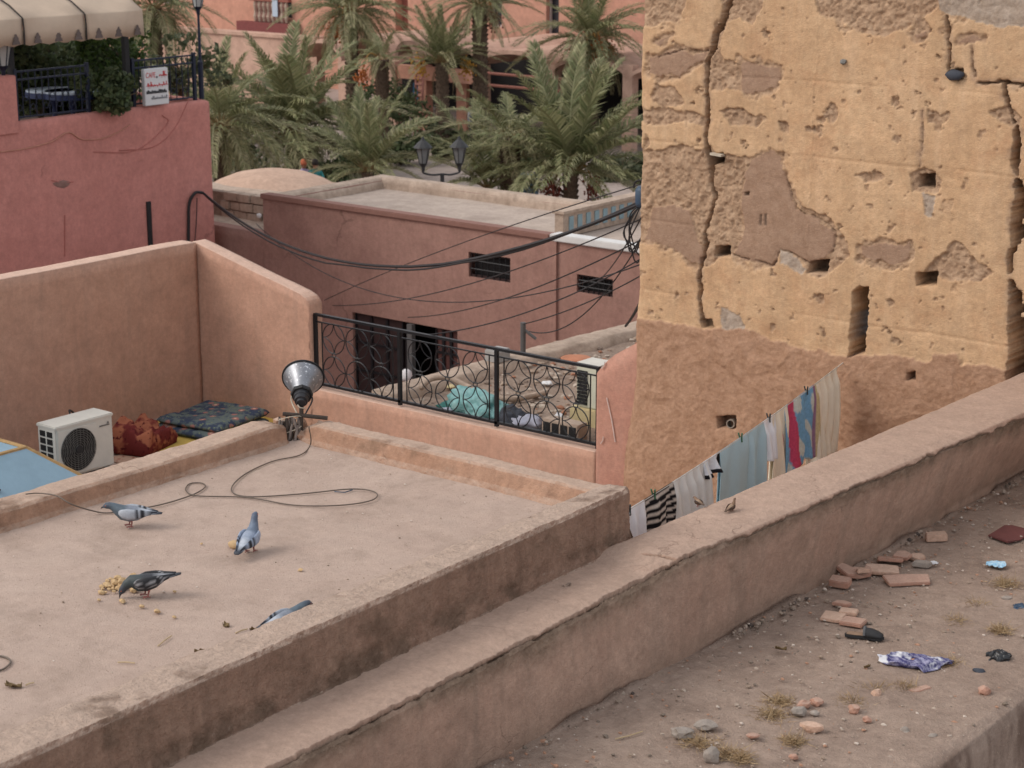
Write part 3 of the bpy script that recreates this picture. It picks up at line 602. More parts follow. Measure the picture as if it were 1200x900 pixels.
V, Fc = heightfield(np.linspace(bl[0]+.02, -10, 60), np.linspace(BY+.02, yb2-.02, 40), lambda X, Y: bz-.16+.02*fbm(np.stack([X, Y, X*0], -1), 1, 3)); mesh_obj('roof', V, Fc, 'bld_roof', bld, True)
wx = on(645, 275, 1, BY)[0]
MB().bb(bl[0]-.03, wx, BY-.05, BY+.2, bz, bz+.1).build('coping', 'coping', bld, bevel=.015)
MB().bb(wx+.02, -10, BY-.06, BY+.22, bz, bz+.12).build('coping', 'white_coping', bld, bevel=.015)
V, Fc, ms = sweep([bl[0]-.02, -10], [[(yb2-.28, bz-.2), (yb2-.26, bz-.02), (yb2-.2, bz+.06), (yb2, bz+.07), (yb2+.08, bz+.0), (yb2+.1, bz-.4)]]*2, .06, .05, 'x', True, lambda P, S, T: .02*fbm(P, 1.2, 4)); mesh_obj('back_parapet', V, Fc, 'old_wall', bld, True)
V, Fc, ms = sweep([BY+.25, yb2-.1], [[(bl[0]-.06, bz-.3), (bl[0]-.05, bz+.04), (bl[0]+.02, bz+.07), (bl[0]+.2, bz+.05), (bl[0]+.28, bz-.05), (bl[0]+.3, bz-.2)]]*2, .06, .05, 'y', False, lambda P, S, T: .015*fbm(P, 1.5, 3)); mesh_obj('side_parapet', V, Fc, 'old_wall', bld, True)
MB().bb(bl[0]+.4, -10.2, BY+1.2, BY+1.25, -6, bz-.3).build('dark_interior', 'dark_inside', bld)
simple('door_metal', srgb(52,34,34), .6, var=.3, scale=3); simple('post_grey', srgb(96,94,94), .7, var=.2)
dw = d1[0]-d0[0]; dl0 = d0[0]+.02; dl1 = on(470, 380, 1, BY)[0]; dr0 = on(508, 380, 1, BY)[0]
def door_leaf(x0, x1, yy, cols, rows, m, lab):
    dp = MB().bb(x0, x1, yy, yy+.05, -5.96, dz-.03).build('door', m, bld); dp['label'] = lab
    fr = MB(); H = dz-.03+5.96
    for i in range(cols+1): x = x0+(x1-x0)*i/cols; fr.bb(max(x0, x-.03), min(x1, x+.03), yy-.03, yy-.003, -5.95, dz-.04)
    fr.build('door_frame', 'black_iron', dp)
    for i in range(1, rows): MB().bb(x0+.02, x1-.02, yy-.035, yy-.004, -5.96+H*i/rows-.02, -5.96+H*i/rows+.02).build('cross_bar', 'black_iron', dp)
simple('door_brown', srgb(84,50,46), .7, var=.25, scale=3)
door_leaf(dl0, dl1, BY+.08, 3, 4, 'door_metal', 'closed dark metal door leaf'); door_leaf(dr0, d1[0]-.02, BY+.08, 3, 5, 'door_brown', 'reddish brown door leaf with cross bars')
gp = on(481, 372, 1, BY-.02)[0]; MB().bb(gp-.06, gp+.06, BY-.06, BY+.04, -6, dz-.02).build('door_post', 'post_grey', bld)
for wq in (w1, w2):
    x0, x1, z1, z0 = wq[0][0], wq[1][0], wq[0][2], wq[1][2]
    f = MB()
    for q in ((x0, x1, z0, z0+.04), (x0, x1, z1-.04, z1), (x0, x0+.04, z0+.042, z1-.042), (x1-.04, x1, z0+.042, z1-.042)): f.bb(q[0], q[1], BY+.05, BY+.09, q[2], q[3])
    wn = f.build('window', 'door_metal', bld); MB().bb(x0+.03, x1-.03, BY+.14, BY+.15, z0+.02, z1-.02).build('pane', 'dark_inside', wn)
    for k in range(1, 7): MB().tube([(x0+(x1-x0)*k/7, BY+.04, z0), (x0+(x1-x0)*k/7, BY+.04, z1)], .010, 5).build('bar', 'black_iron', wn)
    for k in (1, 2): MB().tube([(x0, BY+.03, z0+(z1-z0)*k/3), (x1, BY+.03, z0+(z1-z0)*k/3)], .010, 5).build('bar', 'black_iron', wn)
# pilaster joint, right-hand wing
jx_ = on(690, 300, 1, BY)[0]; MB().bb(on(645, 300, 1, BY)[0]-.08, on(645, 300, 1, BY)[0]+.16, BY-.05, BY-.003, -6, bz-.002).build('pilaster', 'bld_wall', bld)
# low parapet with blue tile panels on the roof
tb = thing('tiled_parapet', 'low ochre parapet with small pale blue panels on the roof beside the tower', 'parapet', on(700, 265, 2, bz-.15))
pa = on(655, 268, 2, bz); pb = on(752, 245, 2, bz); V_ = np.array(pb)-np.array(pa); L_ = np.linalg.norm(V_[:2]); ang = math.atan2(V_[1], V_[0]); RM = Matrix.Rotation(ang, 3, 'Z')
MB().box(tuple((pa+pb)/2+np.array([0, 0, .06])), (L_, .18, .42), RM).build('wall', 'old_wall', tb)
MB().box(tuple((pa+pb)/2+np.array([0, 0, .29])), (L_+.06, .26, .05), RM).build('coping', 'old_wall', tb)
simple('blue_panel', srgb(134,158,166), .6, var=.15)
for k in range(9):
    c = pa+V_*(k+.9)/10; nx = np.array([math.sin(ang), -math.cos(ang), 0]); MB().box(tuple(c+nx*.092+np.array([0, 0, .07])), (L_/10*.5, .03, .26), RM).build('panel', 'blue_panel', tb)
# ---- lower wing on the left, block parapet and dome
lw2 = thing('low_wing', 'lower building wing with block parapet beside the red cafe wall', 'building', (bl[0]-2.5, BY+2, -6))
lz = on(280, 268, 1, BY)[2]
MB().bb(bl[0]-6, bl[0]-.03, BY+.25, BY+4, -6, lz-.12).build('body', 'bld_wall', lw2)
V, Fc = strip_wall(np.linspace(bl[0]-6, bl[0]-.01, 80), np.full(80, lz-.02)+.04*n1(np.linspace(0, 6, 80), 1.2, 6), -6, BY+.06, .3, 'x', 20, wd); mesh_obj('front_wall', V, Fc, 'bld_wall', lw2, True)
V, Fc = heightfield(np.linspace(bl[0]-6, bl[0]-.04, 60), np.linspace(BY+.2, BY+4, 40), lambda X, Y: lz-.08+.05*fbm(np.stack([X, Y, X*0], -1), 1.5, 4)); mesh_obj('roof', V, Fc, 'old_wall', lw2, True)
bw = on(250, 262, 1, BY+1.1); bw2 = on(306, 230, 1, BY+1.1); rs = random.Random(5)
zb0 = lz-.1; nrow = 3; hh = (bw2[2]-zb0)/nrow
for r in range(nrow):
    x = bl[0]-2.2-rs.uniform(0, .3)
    while x < bl[0]-.08:
        w_ = rs.uniform(.26, .42); MB().bb(x, min(x+w_-.02, bl[0]-.06), BY+1.1+rs.uniform(-.02, .02), BY+1.35, zb0+r*hh, zb0+(r+1)*hh-.02).build('block', 'old_wall', lw2, bevel=.012); x += w_
MB().bb(bl[0]-6, bl[0]-.1, BY+1.16, BY+1.34, zb0-.05, bw2[2]-.04).build('block_core', 'rubble', lw2)
MB().blob(tuple(on(304, 253, 1, BY+1.0)), (.07, .05, .06), 1, .2, 3).build('white_stone', 'white_coping', lw2)
dm = thing('domed_roof', 'shallow sand coloured domed roof beyond the low wing', 'roof', ground_at(300, 40, -6))
dc = ground_at(312, 45, -6); dtop = on(312, 204, 1, dc[1])[2]; dbot = on(250, 236, 1, dc[1])[2]; rd = abs(on(365, 220, 1, dc[1])[0]-dc[0])
pr = [(rd*1.5, -6-dtop), (rd*1.5, -.62), (rd*1.3, -.58), (rd*1.0, -.46), (rd*.8, -.27), (rd*.55, -.11), (rd*.28, -.03), (.01, 0)]
MB().lathe([(r, z) for r, z in pr], 40, (dc[0]-.3, dc[1]+.6, dtop)).build('dome', 'dome', dm, smooth=True)

# ================================================================== the cafe terrace on the left
CX = -28.0
cw0 = on(0, 148, 0, CX); cw1 = on(247, 113, 0, CX); cz = (cw0[2]+cw1[2])/2; cy1 = cw1[1]
cafe = thing('cafe_building', 'tall brick-red cafe building with roof terrace above the lane', 'building', (CX-3, cy1-5, -6))
MB().bb(CX-9, CX-.02, 8, cy1-.03, -6, cz-.45).build('body', 'cafe_wall', cafe)
V, Fc, ms = sweep([8, cy1-.12, cy1], [[(CX, -6), (CX, cz-.06), (CX-.03, cz-.01), (CX-.12, cz), (CX-.24, cz-.02), (CX-.26, cz-.5)]]*2+[[(CX-.05, -6), (CX-.05, cz-.1), (CX-.07, cz-.05), (CX-.12, cz-.04), (CX-.2, cz-.05), (CX-.22, cz-.5)]], .08, .12, 'y', False, lambda P, S, T: .012*fbm(P, 1, 4)); mesh_obj('parapet', V, Fc, 'cafe_wall', cafe, True)
MB().bb(CX-9, CX-.26, cy1-.25, cy1-.01, -6, cz-.01).build('end_wall', 'cafe_wall', cafe)
simple('terrace_tile', srgb(92,76,70), .8, var=.2)
MB().bb(CX-8.8, CX-.28, 8.2, cy1-.3, cz-.449, cz-.43).build('terrace_floor', 'terrace_tile', cafe)
pp = on(17, 88, 0, CX); plx = MB().bb(CX-.32, CX+.04, pp[1]-1.1, pp[1], cz-.2, pp[2]).build('pillar', 'cafe_wall', cafe, bevel=.015)
mb = MB().bb(CX-.001, CX+.03, on(174, 250, 0, CX)[1]-.05, on(174, 250, 0, CX)[1]+.05, -6, on(174, 236, 0, CX)[2]); simple('dark_pipe', srgb(36, 32, 34), .7); mb.build('drain_pipe', 'dark_pipe', cafe)
simple('crack_dark', srgb(178,112,103), .9); simple('cafe_seam', srgb(188,134,116), .9); simple('scar_grey', srgb(140,108,100), .9)
wavy = [(0,178),(30,174),(60,166),(80,155),(96,163),(120,162),(140,154),(152,146)]
MB().tube(smooth_path([on(u, v, 0, CX+.012) for u, v in wavy], 5), .012, 5).build('render_seam', 'cafe_seam', cafe)
for seam in ([(190,135),(196,145),(160,176),(110,178)], [(222,115),(205,150),(180,172),(140,176)], [(76,252),(76,300)], [(60,211),(72,214),(86,213)]): MB().tube(smooth_path([on(u, v, 0, CX+.004) for u, v in seam], 4), .010, 5).build('render_seam', 'crack_dark', cafe)
MB().blob(tuple(on(74, 216, 0, CX)), (.02, .22, .09), 1, .3, 4).build('render_scar', 'scar_grey', cafe)

def iron_fence(y0, y1, label, gap=.14):
    t = thing('terrace_railing', label, 'railing', (CX-.12, (y0+y1)/2, cz)); h = rz_-cz
    for z in (cz+.05, rz_-.14, rz_): MB().box((CX-.12, (y0+y1)/2, z), (.035, y1-y0, .03)).build('rail', 'navy_iron', t)
    n = max(2, int((y1-y0)/gap)); b0 = None
    for k in range(n+1):
        y = y0+(y1-y0)*k/n
        if b0 is None: b0 = MB().tube([(0, 0, .03), (0, 0, h)], .011, 5).build('baluster', 'navy_iron', t, local=True); b = b0
        else: b = copy_obj(b0, t)
        b.location = (0, y-t.location.y, 0)
    s0 = MB().tube([(0, .05*math.cos(a)+.0, .05*math.sin(a)) for a in np.linspace(0, 2*PI, 10, endpoint=False)], .008, 4, True).build('scroll', 'navy_iron', t, local=True)
    for k in range(n):
        c = s0 if k == 0 else copy_obj(s0, t); c.location = (0, y0+(y1-y0)*(k+.5)/n-t.location.y, h*(.45 if k % 2 else .25))
    for y in (y0, y1): MB().box((CX-.12, y, cz+h/2+.02), (.06, .06, h+.06)).build('post', 'navy_iron', t)
rz_ = on(200, 68, 0, CX)[2]
fy = [on(22, 90, 0, CX)[1], on(110, 90, 0, CX)[1], on(160, 80, 0, CX)[1], on(234, 70, 0, CX)[1]]
iron_fence(fy[0], fy[1]-.06, 'dark blue iron terrace railing in front of the cafe tables'); iron_fence(fy[2], fy[3]-.05, 'dark blue iron terrace railing behind the white sign')
# lamp post at the corner, and the lantern on the pillar
simple('lamp_glass', srgb(170,172,172), .25, var=.1, spec=.6); simple('lamp_glass_dark', srgb(120,122,122), .25, var=.2, spec=.6); simple('lamp_cap', srgb(92,104,128), .5)
def lantern(parent, c, s, metal='navy_iron'):
    c = np.array(c, float)
    MB().lathe([(.055*s, 0), (.10*s, .22*s)], 6, tuple(c), caps=True).build('glass', 'lamp_glass' if metal == 'navy_iron' else 'lamp_glass_dark', parent)
    MB().lathe([(.14*s, .225*s), (.125*s, .245*s), (.07*s, .30*s), (.03*s, .33*s), (.012*s, .38*s)], 10, tuple(c)).build('cap', 'lamp_cap' if metal == 'navy_iron' else metal, parent)
    f = MB()
    for k in range(6): a = 2*PI*k/6; f.tube([c+np.array([.058*s*math.cos(a), .058*s*math.sin(a), 0]), c+np.array([.103*s*math.cos(a), .103*s*math.sin(a), .22*s])], .006*s, 4)
    f.lathe([(.02*s, -.12*s), (.03*s, -.05*s), (.062*s, -.005*s)], 8, tuple(c)); f.build('frame', metal, parent)
lp_ = thing('terrace_lamp', 'slim blue lamp post at the corner of the cafe terrace', 'lamp', (CX-.12, fy[3]+.12, cz))
ltop = on(235, 8, 0, CX)[2]
MB().lathe([(.05, 0), (.05, .7), (.03, .74), (.022, ltop-cz-.1)], 8, (CX-.12, fy[3]+.12, cz)).build('pole', 'navy_iron', lp_); lantern(lp_, (CX-.12, fy[3]+.12, ltop), 1.35)
ll = on(12, 88, 0, CX); lt = thing('pillar_lantern', 'small pale lantern on the brick-red terrace pillar', 'lantern', (CX-.12, ll[1]-.05, ll[2])); lantern(lt, (CX-.12, ll[1]-.05, ll[2]+.16), 1.55)
# sign
simple('sign_white', srgb(206,206,208), .6, var=.06); simple('sign_red', srgb(196,62,66), .6); simple('sign_black', srgb(40,42,48), .6); simple('sign_grey', srgb(110,112,118), .6)
s0 = on(169, 82, 0, CX+.1); s1 = on(199, 122, 0, CX+.1); sg = thing('cafe_sign', 'white cafe sign board with red and black lettering on the terrace edge', 'sign', (CX+.04, (s0[1]+s1[1])/2, s1[2]))
SW = s1[1]-s0[1]; zt_ = on(184, 80, 0, CX+.1)[2]; zb_ = on(184, 123, 0, CX+.1)[2]; SH = zt_-zb_
MB().bb(CX+.0, CX+.09, s0[1], s1[1], zb_, zt_).build('board', 'sign_white', sg, bevel=.01)
def text_part(txt, size, y, z, mat, name='lettering', sx=1):
    cu = bpy.data.curves.new('txt', 'FONT'); cu.body = txt; cu.size = size; cu.extrude = .002; to = bpy.data.objects.new('txt', cu); COL.objects.link(to)
    dg = bpy.context.evaluated_depsgraph_get(); me = to.evaluated_get(dg).to_mesh(); V = np.array([v.co[:] for v in me.vertices]); Fc = [tuple(p.vertices) for p in me.polygons]
    bpy.data.objects.remove(to)
    if len(V): mesh_obj(name, np.stack([np.full(len(V), CX+.093)+V[:, 2], y+V[:, 0]*sx, z+V[:, 1]], -1), Fc, mat, sg)
ya = s0[1]+.04*SW
text_part('CAFE', SH*.2, ya+.02*SW, zt_-.24*SH, 'sign_red', sx=.75)
def script_strokes(y0, y1, z, h, mat, seed, bars=0):
    rs = random.Random(seed); m = MB(); pts = []; n = 14
    for k in range(n): pts.append((CX+.094, y1-(y1-y0)*k/(n-1), z+h*(.12*math.sin(k*2.1+seed)+.1*rs.uniform(-1, 1))))
    m.tube(smooth_path(pts, 4), h*.09, 4)
    for k in range(4): y = y0+(y1-y0)*rs.uniform(.1, .95); m.tube([(CX+.094, y, z), (CX+.094, y+.02*h, z+h*rs.uniform(.4, .75))], h*.085, 4)
    for k in range(4): y = y0+(y1-y0)*rs.uniform(.05, .95); m.blob((CX+.094, y, z+h*rs.choice([-.35, .6])), (.003, h*.08, h*.08), 1, 0)
    m.build('lettering', mat, sg)
script_strokes(s0[1]+.62*SW, s1[1]-.06*SW, zt_-.2*SH, SH*.16, 'sign_red', 3); MB().blob((CX+.094, s0[1]+.52*SW, zt_-.24*SH), (.004, SW*.04, SH*.03), 1, .2).build('emblem', 'sign_black', sg)
script_strokes(s0[1]+.08*SW, s0[1]+.5*SW, zt_-.46*SH, SH*.15, 'sign_red', 8); script_strokes(s0[1]+.5*SW, s1[1]-.06*SW, zt_-.46*SH, SH*.13, 'sign_red', 11)
m = MB(); rs = random.Random(9); y = s0[1]+.06*SW
while y < s1[1]-.12*SW: w_ = SW*rs.uniform(.03, .06); m.bb(CX+.092, CX+.097, y, y+w_, zt_-.68*SH, zt_-.68*SH+SH*rs.uniform(.06, .11)); y += w_+SW*.014
m.build('lettering', 'sign_black', sg)
m = MB(); y = s0[1]+.26*SW
while y < s1[1]-.12*SW: w_ = SW*rs.uniform(.02, .05); m.bb(CX+.092, CX+.096, y, y+w_, zt_-.84*SH, zt_-.84*SH+SH*rs.uniform(.04, .1)); y += w_+SW*.02
m.build('lettering', 'sign_grey', sg)
# awning
simple('canvas', srgb(202,181,161), .9, var=.12, scale=2.5, transl=.15); simple('motif', srgb(104,92,88), .9); simple('seam_dark', srgb(58,52,50), .9)
AX = CX+.25; aw = thing('terrace_awning', 'beige canvas awning with dark seams and scalloped motifs over the cafe terrace', 'awning', (AX-1.5, 19, cz-.4))
vb = on(100, 47, 0, AX)[2]; vt = on(100, 17, 0, AX)[2]; ye = on(168, 20, 0, AX)[1]; seams = [ye, on(99, 20, 0, AX)[1], on(24, 20, 0, AX)[1]]; wsp = seams[0]-seams[1]; seams = [ye, ye-wsp, ye-2*wsp, ye-3*wsp, ye-4*wsp]
for i in range(4):
    ya_, yb_ = seams[i+1]+.008, seams[i]-.008; yy = np.linspace(ya_, yb_, 14); rows = []
    prof = [(AX-3.2, vt+1.25), (AX-1.6, vt+.72), (AX-.35, vt+.2), (AX-.02, vt+.012), (AX, vt-.01), (AX+.02, (vt+vb)/2), (AX+.015, vb)]
    P = np.array([[(px_+.02*math.sin(y*5+k), y, pz_-(.03*math.sin(PI*(y-ya_)/(yb_-ya_)) if k < 3 else 0)+(.02*math.sin(y*17) if k == 6 else 0)) for k, (px_, pz_) in enumerate(prof)] for y in yy])
    c = mesh_obj('canvas_panel', P.reshape(-1, 3), gridF(14, len(prof)), 'canvas', aw, False, solid=.012)
    MB().tube([(p[0]+.012, seams[i+1], p[1]+.01) for p in prof], .016, 5).build('seam', 'seam_dark', aw)
    for k in range(3):
        y = ya_+(yb_-ya_)*(k+.5)/3+.05; h = (vt-vb)*.42
        MB().prism([(-.085, 0), (.085, 0), (.07, h*.25), (.045, h*.4), (.06, h*.55), (.03, h*.72), (.012, h*.95), (-.012, h*.95), (-.03, h*.72), (-.06, h*.55), (-.045, h*.4), (-.07, h*.25)], .01, fn=lambda p: (AX+.032+p[2], y+p[0], vb+.02+p[1])).build('motif', 'motif', aw)
for y in (ye-.12, ye-2*wsp, ye-4*wsp): MB().bb(CX-.2, CX-.1, y-.05, y+.05, cz-.4, vb+.1).build('support_post', 'black_iron', aw); MB().tube([(CX-.15, y, vb+.06), (AX-3.2, y, vt+1.2)], .03, 6).build('rafter', 'black_iron', aw)
# tables on the terrace
simple('table_blue', srgb(34,48,88), .6); simple('table_top', srgb(176,190,206), .5, var=.1)
for i, (u, v) in enumerate(((62, 97), (85, 118))):
    p = on(u, v, 0, CX-(1.3 if i == 0 else .85))
    t = thing('cafe_table', ['cafe table with pale blue top on the terrace under the awning', 'second pale cafe table set lower beside the potted shrub'][i], 'table', (p[0], p[1], cz-.43))
    MB().lathe([(.5, .72), (.5, .75)], 28, (p[0], p[1], cz-.43)).build('table_top', 'table_top', t); MB().lathe([(.52, .62), (.515, .718)], 28, (p[0], p[1], cz-.43)).build('apron', 'table_blue', t)
    MB().lathe([(.28, 0), (.06, .06), (.04, .4), (.08, .62)], 10, (p[0], p[1], cz-.43)).build('pedestal', 'table_blue', t)

# ================================================================== vegetation
vcol('leaf', .6, .3, 0, transl=.35); vcol('bark', .95, .1, .4, 60)
def foliage(c, r, n, size, cols, seed, up=.3, hang=0):
    rs = np.random.RandomState(seed); V = []; Fc = []; K = []
    blobs = [(rs.normal(size=3)*.42, rs.uniform(.35, .6)) for _ in range(9)]
    for i in range(n):
        b, br_ = blobs[rs.randint(len(blobs))]; d = rs.normal(size=3); d /= np.linalg.norm(d); p = (b+d*br_*rs.uniform(.55, 1.05)); p = np.clip(p, -1.15, 1.15)*np.array(r)+np.array(c)
        a = rs.normal(size=3); a[2] += up; a /= np.linalg.norm(a); s = np.cross(a, rs.normal(size=3)); s /= np.linalg.norm(s)+1e-9
        L = size*rs.uniform(.6, 1.4); W = L*.32; k = len(V); V += [p-a*L*.5, p+s*W, p+a*L*.5, p-s*W]; Fc.append((k, k+1, k+2, k+3))
        col = np.array(cols[rs.randint(len(cols))])*rs.uniform(.7, 1.3); K += [col]*4
    return V, Fc, K
GREENS = [(.075, .10, .045), (.095, .125, .055), (.055, .075, .035), (.12, .14, .065)]
GREY_GREENS = [(.085, .10, .05), (.11, .12, .065), (.065, .08, .04), (.13, .13, .075)]
def shrub(name, label, c, r, n, size, seed, cols=GREENS, group=None, base=None):
    z0 = base if base is not None else c[2]-r[2]
    t = thing(name, label, 'shrub', (c[0], c[1], z0), group=group); V, Fc, K = foliage(c, r, n, size, cols, seed); mesh_obj('foliage', V, Fc, 'leaf', t, cols=K)
    st = MB(); rs = random.Random(seed)
    for k in range(6): st.tube([(c[0], c[1], z0), (c[0]+rs.uniform(-.3, .3)*r[0], c[1]+rs.uniform(-.3, .3)*r[1], c[2]-.2*r[2]), (c[0]+rs.uniform(-.7, .7)*r[0], c[1]+rs.uniform(-.7, .7)*r[1], c[2]+rs.uniform(0, .6)*r[2])], [.03, .02, .008], 5, col=(.12, .09, .06))
    st.build('stems', 'bark', t)
p = on(133, 110, 0, CX-.1); shrub('potted_shrub', 'bushy dark green shrub spilling over the brick-red parapet', p, (.45, .55, .52), 2600, .11, 1, base=cz-.45)
p = on(128, 60, 0, CX-1.2); shrub('climbing_plant', 'tall leafy climbing plant beside the awning post', p, (.5, .8, .8), 2400, .11, 2, [(.05, .09, .02), (.08, .12, .03), (.04, .06, .02)], base=cz-.45)
p = on(45, 75, 0, CX-2.5); shrub('terrace_shrub', 'dark shrub on the cafe terrace behind the tables', p, (.8, 1.0, .8), 2600, .13, 3, base=cz-.45)
p = on(10, 80, 0, CX-2.2); shrub('terrace_shrub', 'dark shrub on the cafe terrace behind the pillar lantern', p, (.6, .7, .9), 1800, .13, 4, base=cz-.45)
p = on(215, 75, 0, CX-1.6); shrub('terrace_shrub', 'thin grey-green shrub behind the terrace railing next to the lamp post', p, (.5, .9, .5), 900, .12, 5, GREY_GREENS, base=cz-.45)

for i, (u, v, x_, r_, lab) in enumerate(((100, 95, 4.2, (.9, 1.3, .9), 'dense green shrub behind the second cafe table'), (60, 110, 5.2, (1.0, 1.4, .8), 'low dense shrub at the far side of the cafe terrace'), (190, 95, 3.0, (.7, 1.2, .8), 'dense green shrub behind the white sign'), (20, 110, 4.4, (.9, 1.3, .9), 'dense dark shrub at the back behind the brick-red pillar'), (140, 100, 3.6, (.8, 1.0, .8), 'dark green shrub between awning post and sign'))):
    p = on(u, v, 0, CX-x_); p[1] = min(p[1], cy1-.4); shrub('terrace_shrub', lab, (p[0], p[1], cz+.25), r_, 2200, .15, 50+i, base=cz-.43)

# date palms ---------------------------------------------------------
def frond_mesh(L, droop, dens, leaf, cols, seed, fold=.45):
    rs = np.random.RandomState(seed); V = []; Fc = []; K = []; n = 26; s = np.linspace(0, 1, n)
    cx = L*(s-.12*droop*s**2); czz = -L*droop*(s**2.2)*.62; side = .05*L*np.sin(s*3+seed)*s
    rw = .014*(1-s)**.7+.003
    for i in range(n):
        for k in range(3): a = 2*PI*k/3; V.append((cx[i], side[i]+rw[i]*math.cos(a), czz[i]+rw[i]*.6*math.sin(a))); fb = max(0, 1-s[i]/.22); K.append((np.array(cols[0])*1.35+.02)*(1-fb)+np.array((.36, .23, .11))*fb)
    for i in range(n-1):
        for k in range(3): Fc.append((i*3+k, i*3+(k+1) % 3, i*3+3+(k+1) % 3, i*3+3+k))
    for j in range(dens):
        t = .14+.86*(j+rs.uniform(0, .7))/dens; px_ = np.interp(t, s, cx); pz_ = np.interp(t, s, czz); py_ = np.interp(t, s, side)
        g = (np.interp(min(t+.03, 1), s, czz)-np.interp(max(t-.03, 0), s, czz))/(np.interp(min(t+.03, 1), s, cx)-np.interp(max(t-.03, 0), s, cx)+1e-6); tg = np.array([1, 0, g]); tg /= np.linalg.norm(tg); up = np.array([-tg[2], 0, tg[0]])
        ll_ = leaf*(math.sin(PI*min(1, .12+.88*t)**.8)**.6*.85+.25)*rs.uniform(.8, 1.12)
        for sd in (-1, 1):
            d = tg*(.45+.75*t)+np.array([0, sd, 0])*(1.0-.25*t)+up*rs.uniform(.2, .2+fold); d /= np.linalg.norm(d); wv = np.cross(d, up); wv /= np.linalg.norm(wv)+1e-9
            b = np.array([px_, py_, pz_]); mid = b+d*ll_*.55; tip = b+d*ll_-np.array([0, 0, ll_*rs.uniform(.2, .55)]); W = .0072; k = len(V)
            V += [b-wv*W*.6, b+wv*W*.6, mid-wv*W, mid+wv*W, tip]; Fc += [(k, k+1, k+3, k+2), (k+2, k+3, k+4)]
            c = np.array(cols[rs.randint(len(cols))])*rs.uniform(.75, 1.25); K += [c, c, c*1.05, c*1.05, c*1.3+.01]
    me = mesh_obj('frond', V, Fc, 'leaf', None, local=True, cols=K); d = me.data; bpy.data.objects.remove(me); return d
PG = [(.205, .205, .10), (.255, .25, .13), (.145, .15, .07), (.31, .295, .165), (.165, .185, .085)]; PY = [(.30, .28, .16), (.34, .30, .18), (.24, .22, .12)]; PD = [(.20, .145, .085), (.26, .19, .11), (.15, .105, .06)]
FM = [frond_mesh(1, .3, 50, .18, PG, 1), frond_mesh(1, .62, 52, .18, PG, 2), frond_mesh(1, .95, 50, .17, PG+PY[:1], 3), frond_mesh(1, 1.2, 46, .16, PY+PG[:1], 4)]
FD = [frond_mesh(1, .9, 26, .10, PD, 5), frond_mesh(1, 1.2, 22, .09, PD, 6)]
simple('trunk', srgb(104,86,72), .95, var=.45, scale=14, bump=.6); simple('date_orange', srgb(176,98,40), .6, var=.3, scale=9); simple('date_red', srgb(120,58,44), .6, var=.35, scale=9); simple('date_yellow', srgb(190,140,52), .6, var=.3, scale=9); simple('stalk', srgb(160,120,60), .7)
PALMS = 'date palms in the square'
def palm(label, base, height, flen, nf, seed, rtr=.2, lean=(0, 0), dates=None, emin=-38, dead=6, emax=86, trunk=True):
    rs = random.Random(seed); t = thing('date_palm', label, 'palm tree', base, group=PALMS)
    n = max(6, int(height/.16)); tr = MB()
    path = [(lean[0]*(k/n)**1.5, lean[1]*(k/n)**1.5, height*k/n) for k in range(n+1)]
    tr.tube(path, [rtr*(1.25-.3*min(1, k/n*3))*(1+.04*rs.uniform(-1, 1)) for k in range(n+1)], 12)
    for k in range(n):          # cut leaf bases up the trunk
        for j in range(9):
            a = 2*PI*(j+.5*(k % 2))/9+rs.uniform(-.1, .1); r = rtr*(1.22-.3*min(1, k/n*3)); x, y, z = path[k]; c, s = math.cos(a), math.sin(a); w_ = r*.3
            tr.add([(x+r*.9*c-w_*s, y+r*.9*s+w_*c, z), (x+r*.9*c+w_*s, y+r*.9*s-w_*c, z), (x+r*1.28*c, y+r*1.28*s, z+.17), (x+r*.85*c, y+r*.85*s, z+.19)], [(0, 1, 2), (0, 2, 3), (1, 3, 2)])
    tr.build('trunk', 'trunk', t, local=True)
    top = path[-1]
    for i in range(nf):
        f = (i+.5)/nf; el = emax+(emin-emax)*f**.72+rs.uniform(-9, 9); az = i*2.39996+rs.uniform(-.25, .25); L = flen*(.72+.28*math.sin(PI*min(1, .2+f)))*rs.uniform(.88, 1.1)
        q = 0 if el > 66 else 1 if el > 42 else 2 if el > 12 else 3
        o = bpy.data.objects.new('frond', FM[min(3, max(0, q+rs.choice([0, 0, 0, 1, -1])))]); COL.objects.link(o); o.parent = t
        o.location = (top[0]+.5*rtr*math.cos(az), top[1]+.5*rtr*math.sin(az), top[2]+.05*el/60); o.rotation_euler = (rs.uniform(-.3, .3), -math.radians(el), az); o.scale = (L, L*rs.uniform(.85, 1.1), L)
    for i in range(dead):
        az = i*2*PI/max(1, dead)+rs.uniform(-.4, .4); L = flen*rs.uniform(.35, .6)
        o = bpy.data.objects.new('dead_frond', FD[i % 2]); COL.objects.link(o); o.parent = t; o.location = (top[0]+rtr*math.cos(az), top[1]+rtr*math.sin(az), top[2]-.1); o.rotation_euler = (0, math.radians(rs.uniform(28, 65)), az); o.scale = (L, L, L)
    for (az, dr_, dl, m) in (dates or []):
        b = MB(); r2 = random.Random(seed+int(az*10)); tip = (top[0]+dr_*math.cos(az), top[1]+dr_*math.sin(az), top[2]-dl)
        for k in range(90): b.blob((tip[0]+r2.gauss(0, .13), tip[1]+r2.gauss(0, .13), tip[2]+r2.gauss(-.1, .2)), (.035, .035, .045), 1, .1, k)
        db = b.build('date_bunch', m, t, local=True); db['kind'] = 'stuff'; MB().tube(smooth_path([(top[0], top[1], top[2]), (top[0]+.6*dr_*math.cos(az), top[1]+.6*dr_*math.sin(az), top[2]+.25), (tip[0], tip[1], tip[2]+.15)], 5), .025, 5).build('stalk', 'stalk', db, local=True)
    return t
